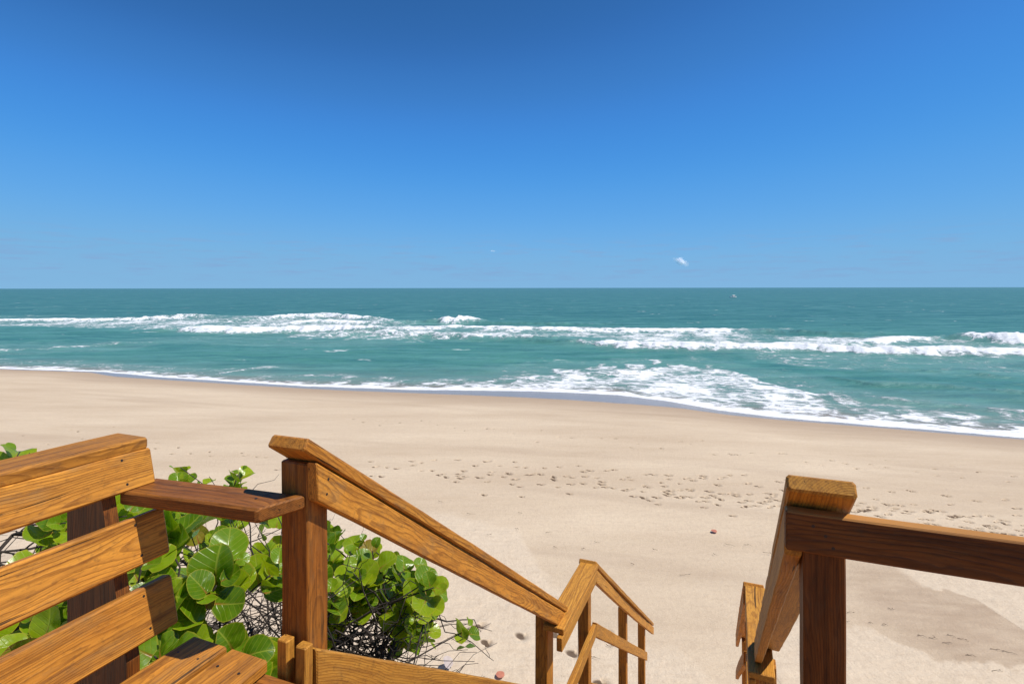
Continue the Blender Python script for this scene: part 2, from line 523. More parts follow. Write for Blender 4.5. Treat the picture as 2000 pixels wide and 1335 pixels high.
def build_beach():
    s = np.concatenate([-np.geomspace(9, 1.08, 26), np.linspace(-1.05, 1.05, 940), np.geomspace(1.08, 9, 26)])
    yy = np.linspace(1400, 690, 640)                      # even steps as seen from head height on the beach
    Yr = 6.25 * FPX / (yy - HORIZON)
    Yr = np.concatenate([np.linspace(3.5, Yr[0] - 0.05, 40), Yr, np.geomspace(Yr[-1] * 1.02, 400, 30)])
    Yg, S = np.meshgrid(Yr, s, indexing='ij')
    X = S * Yg
    Z = beach_z(X, Yg)
    D = (np.interp(X, SHX, SHY) - Yg) * 0.95
    land = smooth(1.0, 5.0, D)
    # broad undulations, softer dry sand near the dune
    ca, sa = math.cos(math.radians(17)), math.sin(math.radians(17))
    A = X * ca - Yg * sa; B = X * sa + Yg * ca           # along / across the shore
    Z += land * (0.05 * fbm(A * 0.07, B * 0.25, 4) + 0.012 * fbm(A * 0.6, B * 1.3, 4))
    # soft loose sand (rippled) zones, plan polygons as curves Y(X)
    lo = np.array([plan(*p, 1.25) for p in [(-400, 905), (300, 940), (640, 985), (900, 1003), (1010, 1030), (1060, 1120), (1180, 1230), (1330, 1300), (1500, 1390)]])
    near = smooth(0.35, -0.35, Yg - np.interp(X, np.sort(lo[:, 0]), lo[np.argsort(lo[:, 0]), 1]) + 0.7 * fbm(X * 0.9, Yg * 0.9, 4))
    lo2 = np.array([plan(*p, 1.25) for p in [(1600, 1215), (1700, 1225), (1760, 1265), (1830, 1290), (1900, 1300), (2000, 1305), (2300, 1330)]])
    near2 = smooth(0.10, -0.10, Yg - np.interp(X, lo2[:, 0], lo2[:, 1]) + 0.30 * fbm(X * 1.3, Yg * 1.3, 4) + 0.28 * fbm(X * 4.5 - Yg * 2, Yg * 4.5, 4)) * (X > 4.2)
    hi2 = np.array([plan(*p, 1.25) for p in [(1780, 1140), (1840, 1150), (1905, 1170), (1930, 1210), (2000, 1262), (2300, 1380)]])
    near3 = smooth(-0.08, 0.08, Yg - np.interp(X, hi2[:, 0], hi2[:, 1]) + 0.30 * fbm(X * 1.6, Yg * 1.6, 4) + 0.35 * fbm(X * 4.0 + Yg * 2, Yg * 5.0, 4)) * smooth(plan(1780, 1140, 1.25)[0], plan(1830, 1150, 1.25)[0], X) * smooth(0.7, -0.7, Yg - plan(1900, 1085, 1.25)[1])
    soft = np.clip(np.maximum(np.maximum(near, near2), near3 * 1.25), 0, 1)
    Z += soft * land * 0.02 * fbm(X * 2.2, Yg * 2.2, 4)
    # packed, slightly damp streaks
    damp = np.zeros_like(X); pit_shade = np.zeros_like(X)
    dW = Yg - wet_y(X)                                   # negative on the land side
    damp = np.maximum(damp, smooth(-6.5, -0.3, dW) * 0.85 + 0.0)
    damp += 0.30 * smooth(0.12, 0.5, fbm(A * 0.05 + 3, B * 0.5 + 1, 4)) * land * (1 - soft)
    right_patch = smooth(plan(1650, 1200, 1.25)[0] - 0.5, plan(1800, 1200, 1.25)[0], X) * (1 - soft) * smooth(14, 11, Yg)
    damp = np.maximum(damp, right_patch * (0.62 + 0.60 * fbm(X * 1.2 + Yg * 0.5, Yg * 4.0, 4)))
    damp = np.clip(damp, 0, 1)
    wet = smooth(-0.35, 0.10, dW)
    # footprints
    prints = []
    def trail(p0, p1, n, spread, size=(0.125, 0.060), depth=0.058, lvl=1.2):
        a = np.array(plan(*p0, lvl)); b = np.array(plan(*p1, lvl))
        d = (b - a) / np.linalg.norm(b - a); q = np.array([-d[1], d[0]])
        for k in range(n):
            f = (k + rng.uniform(-.4, .4)) / n
            side = 0.11 if k % 2 else -0.11
            c = a + (b - a) * f + q * (side + rng.normal(0, spread)) 
            ang = math.atan2(d[1], d[0]) + rng.normal(0, 0.35)
            k2 = rng.uniform(0.75, 1.25)
            prints.append((c[0], c[1], ang, size[0] * k2, size[1] * k2, depth * rng.uniform(0.55, 1.25)))
    trail((690, 905), (2080, 1010), 50, 0.35)
    trail((800, 890), (2080, 975), 36, 0.45)
    trail((860, 925), (1540, 985), 34, 0.45)
    trail((900, 915), (1500, 940), 26, 0.45)
    trail((1250, 960), (2050, 1060), 54, 0.5)
    trail((1500, 955), (2060, 1035), 50, 0.6)
    trail((1650, 1020), (2080, 1050), 60, 0.50, (0.12, 0.06))
    trail((700, 805), (1350, 870), 26, 0.5, (0.12, 0.06), 0.03)
    trail((1350, 865), (2060, 925), 26, 0.6, (0.12, 0.06), 0.035)
    trail((100, 835), (560, 900), 24, 0.6, (0.12, 0.06), 0.03)
    trail((560, 905), (760, 930), 12, 0.5)
    trail((920, 1240), (1260, 1330), 7, 0.5, (0.14, 0.10), 0.04)
    flatY = Yr
    for (cx, cy, ang, a, b, dep) in prints:
        r = 0.45
        i0, i1 = np.searchsorted(flatY, [cy - r, cy + r])
        if i1 <= i0 + 1: continue
        sl = slice(i0, i1)
        cs = np.searchsorted(s, [(cx - r) / cy - 0.01, (cx + r) / cy + 0.01])
        if cs[1] <= cs[0]: continue
        cl = slice(cs[0], cs[1])
        dx = X[sl, cl] - cx; dy = Yg[sl, cl] - cy
        p = dx * math.cos(ang) + dy * math.sin(ang); q = -dx * math.sin(ang) + dy * math.cos(ang)
        # sole and heel, deeper at the heel, with a pushed-up rim
        e = (p / a) ** 2 + (q / (b * (1 + 0.25 * np.sign(p)))) ** 2
        rad = np.sqrt(e)
        z = -1.4 * dep * np.exp(-(rad / 0.85) ** 4) + dep * 0.16 * np.exp(-((rad - 1.45) / 0.35) ** 2)
        Z[sl, cl] += z
        pit_shade[sl, cl] = np.maximum(pit_shade[sl, cl], np.exp(-(((p + 0.25 * a) / (0.75 * a)) ** 2 + ((q - 0.2 * b) / (0.62 * b)) ** 2) ** 1.5) * min(1.0, dep / 0.045))  # mask of the painted shade in each print
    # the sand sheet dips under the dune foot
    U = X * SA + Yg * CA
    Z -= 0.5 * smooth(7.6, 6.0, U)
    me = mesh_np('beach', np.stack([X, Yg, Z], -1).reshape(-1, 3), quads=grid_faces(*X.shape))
    add_attr(me, 'wet', wet); add_attr(me, 'damp', damp); add_attr(me, 'soft', soft); add_attr(me, 'pit_shade', pit_shade)
    o = link('beach', me, M_SAND)
    tag(o, kind='structure')
    return o


def build_dune():
    u = np.concatenate([np.linspace(-40, -3, 24), np.linspace(-2.6, 9, 120)])
    v = np.concatenate([-np.geomspace(80, 9, 20), np.linspace(-8.8, 6, 120), np.geomspace(6.3, 60, 20)])
    U, V = np.meshgrid(u, v, indexing='ij')
    H = np.interp(U, [-40, 0.9, 1.6, 6.9, 7.6, 9.0], [5.0, 5.15, 4.95, 1.65, 1.33, 0.85])
    H = H + 0.10 * fbm(U * 0.8, V * 0.8, 4) * smooth(8.0, 5.5, U)
    X = U * SA + V * CA; Y = U * CA - V * SA
    me = mesh_np('dune', np.stack([X, Y, H], -1).reshape(-1, 3), quads=grid_faces(*X.shape)[:, ::-1])
    add_attr(me, 'wet', np.zeros(X.size)); add_attr(me, 'damp', np.full(X.size, 0.1)); add_attr(me, 'soft', np.ones(X.size))
    o = link('dune', me, M_SAND)
    tag(o, kind='structure')


def dune_z(u, v):
    return float(np.interp(u, [-40, 0.9, 1.6, 6.9, 7.6, 9.0], [5.0, 5.15, 4.95, 1.65, 1.33, 1.33]))


# breakers and foam lines: (polyline, width landward m, width seaward m, foam, crest height m, end taper m)
BANDS = [
    ([(-300, 628), (0, 626), (200, 624), (420, 621)], 5.0, 2.5, 0.80, 0.45, 20),
    ([(-60, 617), (120, 615), (160, 615)], 3.0, 2.0, 0.42, 0.2, 10),
    ([(20, 600), (150, 598)], 3.0, 3.0, 0.38, 0.5, 18),
    ([(290, 622), (430, 620)], 4.0, 2.5, 0.85, 0.7, 12),
    ([(450, 626), (560, 622), (640, 620), (770, 631)], 6.0, 4.0, 0.72, 1.0, 12),
    ([(520, 631), (640, 629), (770, 634)], 3.5, 2.5, 0.85, 0.5, 12),
    ([(340, 645), (450, 648), (560, 648), (620, 647), (760, 652)], 3.2, 2.5, 0.95, 0.85, 8),
    ([(640, 655), (720, 654), (900, 660), (1050, 664), (1140, 664)], 2.5, 3.0, 0.62, 0.55, 10),
    ([(848, 631), (890, 631), (945, 630)], 4.5, 3.0, 1.0, 1.1, 5),
    ([(800, 632), (1000, 632), (1220, 634)], 1.5, 1.5, 0.16, 0.8, 15),
    ([(760, 641), (900, 640), (1020, 644), (1200, 648), (1300, 648), (1440, 647), (1500, 650)], 4.0, 2.0, 0.86, 0.45, 12),
    ([(1470, 650), (1560, 651), (1620, 655), (1720, 653)], 2.0, 1.6, 0.22, 0.75, 10),
    ([(1130, 671), (1200, 676), (1290, 679), (1380, 682), (1440, 681), (1560, 683), (1700, 689), (1840, 692), (2100, 697)], 2.6, 2.2, 0.93, 0.70, 6),
    ([(1020, 666), (1080, 668), (1140, 670)], 1.2, 1.2, 0.20, 0.6, 6),
    ([(1640, 676), (1720, 671), (1780, 667), (1830, 663)], 2.4, 2.2, 0.88, 0.5, 6),
    ([(1886, 667), (1940, 669), (2000, 670), (2300, 676)], 2.8, 2.4, 1.0, 1.15, 3),
    ([(1835, 663), (1885, 667)], 1.2, 1.2, 0.12, 1.0, 3),
    ([(-200, 690), (0, 683), (100, 678), (200, 673), (330, 668)], 2.0, 2.0, 0.50, 0.25, 8),
    ([(0, 704), (60, 702), (120, 700)], 1.5, 1.0, 0.42, 0.15, 4),
    ([(380, 735), (450, 726), (520, 718), (570, 716)], 1.2, 1.1, 0.55, 0.18, 3),
    ([(530, 738), (590, 734), (650, 733), (720, 738), (800, 740)], 1.2, 1.0, 0.52, 0.22, 3),
    ([(840, 764), (900, 752), (1000, 742), (1100, 736), (1240, 730)], 1.3, 1.2, 0.66, 0.15, 3),
    ([(1450, 772), (1560, 776), (1700, 779), (1840, 790), (2000, 806), (2200, 822)], 0.8, 0.9, 0.50, 0.32, 4),
    ([(1600, 735), (1700, 750), (1820, 757), (2000, 771), (2200, 785)], 0.5, 0.5, 0.30, 0.30, 4),
    ([(1740, 722), (1900, 733), (2050, 744)], 0.5, 0.5, 0.28, 0.25, 4),
    ([(1700, 812), (1850, 826), (2000, 838), (2200, 852)], 0.9, 0.7, 0.46, 0.10, 3),
]
# foam sheets: (seaward edge polyline, landward edge polyline, density)
SHEETS = [
    ([(-300, 690), (0, 697), (200, 705), (400, 718), (600, 732), (800, 744)], [(-300, 703), (0, 716), (200, 724), (400, 740), (600, 753), (800, 760)], 0.33),
    ([(0, 620), (300, 619), (640, 614), (760, 630)], [(0, 634), (300, 642), (640, 650), (760, 654)], 0.50),
    ([(-300, 664), (0, 668), (200, 667), (340, 664)], [(-300, 705), (0, 690), (200, 683), (340, 672)], 0.27),
    ([(640, 636), (780, 636), (1020, 640), (1300, 642), (1460, 647)], [(640, 660), (780, 663), (1020, 665), (1300, 662), (1460, 660)], 0.52),
    ([(1180, 650), (1400, 650), (1600, 657), (1720, 660)], [(1180, 676), (1400, 681), (1600, 686), (1720, 690)], 0.50),
    ([(1600, 658), (1800, 662), (2000, 668), (2300, 676)], [(1600, 690), (1800, 696), (2000, 704), (2300, 715)], 0.44),
    ([(1430, 684), (1600, 688), (1800, 694), (2000, 700), (2300, 712)], [(1430, 697), (1600, 720), (1800, 732), (2000, 738), (2300, 742)], 0.33),
    ([(300, 656), (600, 655), (800, 660)], [(300, 672), (600, 678), (800, 676)], 0.24),
    ([(850, 760), (1000, 738), (1150, 718), (1300, 707), (1400, 714), (1550, 740), (1640, 790)],
     [(850, 768), (1000, 774), (1150, 778), (1300, 790), (1400, 806), (1550, 820), (1640, 830)], 0.55),
    ([(560, 750), (700, 750), (860, 755)], [(560, 757), (700, 764), (860, 768)], 0.55),
    ([(950, 712), (1200, 700), (1400, 700), (1700, 760), (1850, 800)], [(950, 745), (1200, 730), (1400, 720), (1700, 830), (1850, 840)], 0.28),
]


def build_sea():
    s = np.concatenate([-np.geomspace(12, 1.08, 30), np.linspace(-1.05, 1.05, 860), np.geomspace(1.08, 12, 30)])
    # where each bearing meets the swash line
    Y0 = np.full_like(s, 40.0)
    for _ in range(60):
        Y0 = 0.5 * Y0 + 0.5 * np.clip(shore_y(s * Y0), 4, 420)
    t = np.linspace(0, 1, 430)
    inv0 = 1.0 / Y0
    far = 1.0 / 60000.0
    Yg = 1.0 / (inv0[None, :] * (1 - t[:, None]) + far * t[:, None])
    pre = np.stack([Y0 - 1.2, Y0 - 0.4, Y0 - 0.06], 0)
    Yg = np.concatenate([pre, Yg], 0)
    S = np.broadcast_to(s[None, :], Yg.shape)
    X = S * Yg
    ca, sa = math.cos(math.radians(17)), math.sin(math.radians(17))
    A = X * ca - Yg * sa; B = X * sa + Yg * ca
    off = Yg - Y0[None, :]
    depth = smooth(0, 14, off)
    fade = smooth(1200, 250, Yg)
    wob = 2.0 * fbm(A * 0.03, B * 0.03 + 4, 3)
    z = fade * depth * (0.34 * fbm(A * 0.035, (B + wob) * 0.13, 3) + 0.20 * fbm(A * 0.12 + 9, B * 0.42, 3) + 0.07 * fbm(A * 0.5, B * 1.3, 3))
    foam = np.zeros_like(X); silt = np.zeros_like(X)
    rag = fbm(A * 0.12, B * 0.05 + 2, 3); rag2 = fbm(A * 0.5, B * 0.3 + 7, 3)
    for pts, wl, ws, f, hgt, tp in BANDS:
        q = np.array(sorted(plan(*p) for p in pts))
        Yc = np.interp(X, q[:, 0], q[:, 1])
        Ym = q[:, 1].mean()
        k = 0.03 * Ym
        d = (Yg - Yc) * 0.95 + rag * k * 0.9 + rag2 * k * 0.35
        if f > 0.6: wl, ws = wl * 0.82, ws * 0.82
        along = smooth(q[0, 0] - tp, q[0, 0] + tp, X) * smooth(q[-1, 0] + tp, q[-1, 0] - tp, X)
        along = along * np.clip(0.86 + 0.5 * rag2, 0.3, 1)
        prof = np.where(d < 0, np.exp(-(d / wl) ** 2), np.exp(-(d / ws) ** 2))
        crest = np.where(d < 0, np.exp(-(d / (0.50 * wl + 0.2)) ** 2), np.exp(-(d / (2.4 * ws)) ** 2))
        z = z + (1.3 if f > 0.6 else 0.75) * hgt * crest * along
        foam = np.maximum(foam, min(1.0, f * 1.06) * prof * along)
    for up, dn, f in SHEETS:
        a = np.array(sorted(plan(*p) for p in up)); b = np.array(sorted(plan(*p) for p in dn))
        x0 = max(a[0, 0], b[0, 0]); x1 = min(a[-1, 0], b[-1, 0])
        if up[0][0] == dn[0][0]:
            x0 = min(a[0, 0], b[0, 0]); x1 = max(a[-1, 0], b[-1, 0])
        ya = np.interp(X, a[:, 0], a[:, 1]); yb = np.interp(X, b[:, 0], b[:, 1])
        w = 0.10 * np.maximum(ya - yb, 1) + 0.5
        m = smooth(-w, w, ya - Yg + rag2 * w * 2.5) * smooth(-w, w, Yg - yb + rag2 * w * 1.5)
        tp = 0.06 * (x1 - x0) + 1
        m = m * smooth(x0 - tp, x0 + tp, X + rag * tp) * smooth(x1 + tp, x1 - tp, X + rag * tp)
        foam = np.maximum(foam, f * (1.18 if yb.min() < 45 else 1.09) * m * (0.88 + 0.55 * rag + 0.25 * rag2))
    # swash edge: a bright lace of foam that thickens to the right
    sw = 1.15 + 1.0 * smooth(-25, 5, X)
    edge = np.exp(-(np.maximum(off, 0) / (sw * (1.1 + 0.8 * rag2))) ** 2)
    foam = np.maximum(foam, edge * (0.92 + 0.25 * rag2))
    foam = np.maximum(foam, (0.55 + 0.5 * rag2) * np.exp(-(np.maximum(off - 0.6, 0) / (3.4 * sw)) ** 2))
    silt = 0.85 * np.exp(-(np.maximum(off, 0) / 2.6) ** 2) + 0.22 * np.exp(-(off / 9) ** 2)
    silt = np.clip(silt * (0.8 + 0.8 * fbm(A * 0.3, B * 0.8, 3)), 0, 0.9)
    shallow = np.clip(smooth(130, 25, off) * 0.75 + 0.35 * fbm(A * 0.03, B * 0.10, 3), 0, 1)
    zb = beach_z(X, Yg)
    near = smooth(0, 10, off)
    z = np.where(off >= -0.02, np.maximum(z * near + 0.0, zb + 0.012 + 0.03 * smooth(0, 0.5, off)), zb - 0.25)
    me = mesh_np('sea', np.stack([X, Yg, z], -1).reshape(-1, 3), quads=grid_faces(*X.shape))
    add_attr(me, 'foam', np.clip(foam, 0, 1)); add_attr(me, 'silt', silt); add_attr(me, 'shallow', shallow)
    o = link('sea', me, M_SEA)
    tag(o, kind='structure')


build_beach()
build_dune()
build_sea()


# ------------------------------------------------------------------ timber
def board_mesh(L, sy, sz, shear0=0.0, shear1=0.0, cham=0.004, seg=0.12, jit=0.0011, seed=0, clip=None):
    """a sawn board along local x (0..L), sy thick in y, sz wide in z, edges eased; shear = plumb-cut ends"""
    r = random.Random(seed)
    a, b, c = sy / 2, sz / 2, cham
    sec = [(-a + c, -b), (a - c, -b), (a, -b + c), (a, b - c), (a - c, b), (-a + c, b), (-a, b - c), (-a, -b + c)]
    n = max(2, int(L / seg))
    xs = [0.0, c] + [L * k / n for k in range(1, n)] + [L - c, L]
    bow = r.uniform(-1, 1) * 0.0012 * L * L
    verts, faces = [], []
    for i, x in enumerate(xs):
        end = i == 0 or i == len(xs) - 1
        f = x / L
        oy = bow * 4 * f * (1 - f) + (0 if end else r.uniform(-jit, jit)); oz = 0 if end else r.uniform(-jit, jit)
        for (y, z) in sec:
            k = 1.0
            yy, zz = y, z
            if end:
                yy = y * (1 - 0.8 * c / a); zz = z * (1 - 0.8 * c / b)
            xx = x + (shear0 * (1 - f) + shear1 * f) * z
            if clip:
                xx = clip(xx, yy, zz, L)
            verts.append((xx, yy + oy, zz + oz + (0 if end else r.uniform(-0.0004, 0.0004))))
    m = len(xs)
    for i in range(m - 1):
        for j in range(8):
            faces.append((i * 8 + j, i * 8 + (j + 1) % 8, (i + 1) * 8 + (j + 1) % 8, (i + 1) * 8 + j))
    faces.append(tuple(reversed(range(8))))
    faces.append(tuple((m - 1) * 8 + j for j in range(8)))
    me = bpy.data.meshes.new('board')
    me.from_pydata(verts, [], [tuple(reversed(f)) for f in faces])
    bm = bmesh.new(); bm.from_mesh(me); bmesh.ops.recalc_face_normals(bm, faces=bm.faces); bm.to_mesh(me); bm.free()
    return me


_seed = [100]


def board(name, parent, c0, c1, ydir, sy, sz, mat=None, plumb0=False, plumb1=False, clip=None, cham=0.004, seg=0.12):
    """board whose centre line runs c0 -> c1; ydir = direction of its thickness"""
    x = (c1 - c0); L = x.length; x.normalize()
    y = ydir - x * ydir.dot(x); y.normalize()
    z = x.cross(y)
    dh = Vector((x.x, x.y, 0))
    sh = 0.0
    if dh.length > 1e-3:
        dh.normalize()
        sh = -z.dot(dh) / max(1e-3, x.dot(dh))
    _seed[0] += 1
    me = board_mesh(L, sy, sz, sh if plumb0 else 0, sh if plumb1 else 0, seed=_seed[0], clip=clip, cham=cham, seg=seg)
    M = Matrix(((x.x, y.x, z.x, c0.x), (x.y, y.y, z.y, c0.y), (x.z, y.z, z.z, c0.z), (0, 0, 0, 1)))
    return link(name, me, mat or M_WOOD, parent, M)


_screw = [None]


def screw(parent, pos, normal, r=0.0045):
    if _screw[0] is None:
        bm = bmesh.new()
        bmesh.ops.create_cone(bm, cap_ends=True, segments=10, radius1=1.0, radius2=0.8, depth=0.5)
        me = bpy.data.meshes.new('screw'); bm.to_mesh(me); bm.free()
        _screw[0] = me
    q = normal.to_track_quat('Z', 'Y').to_matrix().to_4x4()
    return link('screw', _screw[0], M_SCREW, parent, Matrix.Translation(pos) @ q @ Matrix.Scale(r, 4))


T2 = 0.038


def railing_left():
    root = empty('stair_railing', P(1.35, -1.25, -2.45))
    tag(root, 'long orange stained wooden stair railing left of the steps, starting beside the bench arm', 'railing')
    # --- posts
    def post(u, v, top, su=0.09, sv=0.09, mat=None, base=None):
        b = dune_z(u, v) - EYE - 0.15 if base is None else base
        return board('post', root, P(u, v, b), P(u, v, top), VDIR, sv, su, mat)
    post(1.311, -1.205, -0.512, 0.088, 0.10, M_WOOD_POST)
    post(3.52, -1.190, -2.150, 0.13, 0.085)
    post(4.25, -1.108, -2.222, 0.09, 0.085)
    post(6.335, -1.20, -3.64)
    post(7.79, -1.215, -4.64)
    # --- upper flight
    k = 0.727; th = math.atan(k)
    up = (UDIR * math.sin(th) + ZDIR * math.cos(th))
    def flight(name, u0, v0, h0, u1, v1, h1, ydir, sy, sz, mat=None, **kw):
        return board(name, root, P(u0, v0, h0), P(u1, v1, h1), ydir, sy, sz, mat, **kw)
    # cap (flat 2x6): given by its top centre line, moved down half its thickness
    def cap(u0, v0, h0, u1, v1, h1, mat=None, name='cap_rail', w=0.14):
        s = (h0 - h1) / (u1 - u0); t_ = math.atan(s)
        n = UDIR * math.sin(t_) + ZDIR * math.cos(t_)
        return board(name, root, P(u0, v0, h0) - n * (T2 / 2), P(u1, v1, h1) - n * (T2 / 2), n, T2, w, mat, cham=0.006)
    c1 = cap(1.235, -1.187, -0.425, 3.63, -1.127, -2.165)
    # rail on edge under it, on the stair side of the posts
    def rail(u0, v0, h0, u1, v1, h1, drop, sz=0.089, mat=None, name='hand_rail'):
        s = (h0 - h1) / (u1 - u0); t_ = math.atan(s)
        dv = sz / 2 / math.cos(t_) + drop
        return board(name, root, P(u0, v0, h0 - dv), P(u1, v1, h1 - dv), VDIR, T2, sz, mat, plumb0=True, plumb1=True)
    r1 = rail(1.267, -1.136, -0.448, 3.66, -1.078, -2.186, 0.054)
    for (u, dz) in ((1.305, -0.025), (1.312, 0.022)):
        screw(r1, P(u, -1.116, -0.448 - 0.727 * (u - 1.267) - 0.105 + dz), VDIR)
    rail(1.265, -1.136, -1.036, 3.66, -1.078, -2.775, 0.0, 0.14, name='mid_rail', mat=M_WOOD_PALE)
    # --- landing
    board('cap_rail', root, P(3.40, -1.09, -2.20), P(4.306, -1.08, -2.20), ZDIR, T2, 0.14, M_WOOD_PALE, cham=0.005)
    board('hand_rail', root, P(3.37, -1.041, -2.267), P(4.30, -1.031, -2.267), VDIR, T2, 0.089, M_WOOD_PALE)
    board('mid_rail', root, P(3.42, -1.045, -2.72), P(4.33, -1.045, -2.72), VDIR, T2, 0.089, M_WOOD_PALE)
    # --- lower flight
    cap(4.30, -1.09, -2.160, 8.30, -1.185, -4.915, M_WOOD_PALE)
    rail(4.315, -1.04, -2.21, 8.30, -1.135, -4.955, 0.02, mat=M_WOOD_PALE)
    rail(4.335, -1.045, -2.665, 7.55, -1.12, -4.88, 0.0, mat=M_WOOD_PALE, name='mid_rail', sz=0.095)
    return root


def railing_right():
    root = empty('stair_railing', P(1.5, 0.19, -2.45))
    tag(root, 'wooden stair railing right of the steps with dark shaded post and level top rail', 'railing')
    def post(u, v, top, su=0.09, sv=0.09, mat=None):
        return board('post', root, P(u, v, dune_z(u, v) - EYE - 0.15), P(u, v, top), VDIR, sv, su, mat)
    post(1.521, 0.1915, -0.562, 0.089, 0.089, M_WOOD_SHADED)
    post(3.62, 0.175, -2.225)
    post(4.36, 0.16, -2.225)
    post(6.335, 0.135, -3.56)
    post(7.79, 0.115, -4.57)
    post(1.521, 2.35, -0.60, mat=M_WOOD_SHADED)
    def cap(u0, v0, h0, u1, v1, h1, mat=None, w=0.14):
        s = (h0 - h1) / (u1 - u0); t_ = math.atan(s)
        n = UDIR * math.sin(t_) + ZDIR * math.cos(t_)
        return board('cap_rail', root, P(u0, v0, h0) - n * (T2 / 2), P(u1, v1, h1) - n * (T2 / 2), n, T2, w, mat, cham=0.006)
    def rail(u0, v0, h0, u1, v1, h1, drop, sz=0.089, mat=None, name='hand_rail'):
        s = (h0 - h1) / (u1 - u0); t_ = math.atan(s)
        dv = sz / 2 / math.cos(t_) + drop
        return board(name, root, P(u0, v0, h0 - dv), P(u1, v1, h1 - dv), VDIR, T2, sz, mat, plumb0=True, plumb1=True)
    cap(1.424, 0.178, -0.43, 3.72, 0.175, -2.165, M_WOOD_PALE)
    rail(1.478, 0.127, -0.43 - 0.054 * .756, 3.72, 0.12, -2.165, 0.058, mat=M_WOOD_PALE)
    # level rail along the deck edge
    d = (VDIR * 1.0).normalized()
    lv = board('level_rail', root, P(1.457, 0.108, -0.566), P(1.457, 2.40, -0.566), UDIR, T2, 0.092, M_WOOD_SHADED)
    for (v, h) in ((0.165, -0.548), (0.19, -0.567), (0.205, -0.592)):
        screw(lv, P(1.4375, v, h), -UDIR)
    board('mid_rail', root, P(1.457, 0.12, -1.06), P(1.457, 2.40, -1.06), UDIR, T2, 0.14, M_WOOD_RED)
    rail(1.50, 0.127, -1.09, 3.72, 0.12, -2.78, 0.0, 0.14, name='mid_rail')
    board('cap_rail', root, P(3.42, 0.135, -2.20), P(4.416, 0.13, -2.20), ZDIR, T2, 0.14, M_WOOD_PALE, cham=0.005)
    board('hand_rail', root, P(3.42, 0.085, -2.267), P(4.41, 0.08, -2.267), VDIR, T2, 0.089, M_WOOD_PALE)
    board('mid_rail', root, P(3.42, 0.085, -2.72), P(4.41, 0.085, -2.72), VDIR, T2, 0.089, M_WOOD_PALE)
    cap(4.42, 0.12, -2.165, 8.0, 0.065, -4.64, M_WOOD)
    rail(4.43, 0.07, -2.21, 8.0, 0.015, -4.68, 0.02, mat=M_WOOD)
    rail(4.43, 0.07, -2.68, 7.9, 0.015, -5.07, 0.0, mat=M_WOOD, name='mid_rail')
    return root


def staircase():
    root = empty('beach_staircase', P(1.4, -0.5, -1.5))
    tag(root, 'wooden beach steps going down between the two railings to the sand', 'staircase')
    n = 9
    u0, u1, h0, h1 = 1.46, 3.50, -1.5, -3.22
    for k in range(n):
        f = (k + 1) / (n + 0)
        u = u0 + (u1 - u0) * (k + 0.5) / n; h = h0 + (h1 - h0) * (k + 1) / (n + 1)
        board('tread', root, P(u, -1.05, h), P(u, 0.05, h), ZDIR, T2, 0.24, M_WOOD)
    for k in range(6):
        board('landing_board', root, P(3.60 + k * 0.147, -1.05, -3.24), P(3.60 + k * 0.147, 0.05, -3.24), ZDIR, T2, 0.14, M_WOOD_PALE)
    n = 15
    u0, u1, h0, h1 = 4.46, 8.35, -3.24, -6.08
    for k in range(n):
        u = u0 + (u1 - u0) * (k + 0.5) / n; h = h0 + (h1 - h0) * (k + 1) / (n + 1)
        board('tread', root, P(u, -1.05, h), P(u, 0.0, h), ZDIR, T2, 0.24, M_WOOD_PALE)
    for v in (-1.075, 0.06):
        board('stringer', root, P(1.40, v, -1.66), P(3.60, v, -3.40), VDIR, T2, 0.26, M_WOOD, plumb0=True, plumb1=True)
        board('stringer', root, P(4.40, v - 0.02, -3.36), P(8.45, v - 0.05, -6.26), VDIR, T2, 0.26, M_WOOD_PALE, plumb0=True, plumb1=True)
    return root


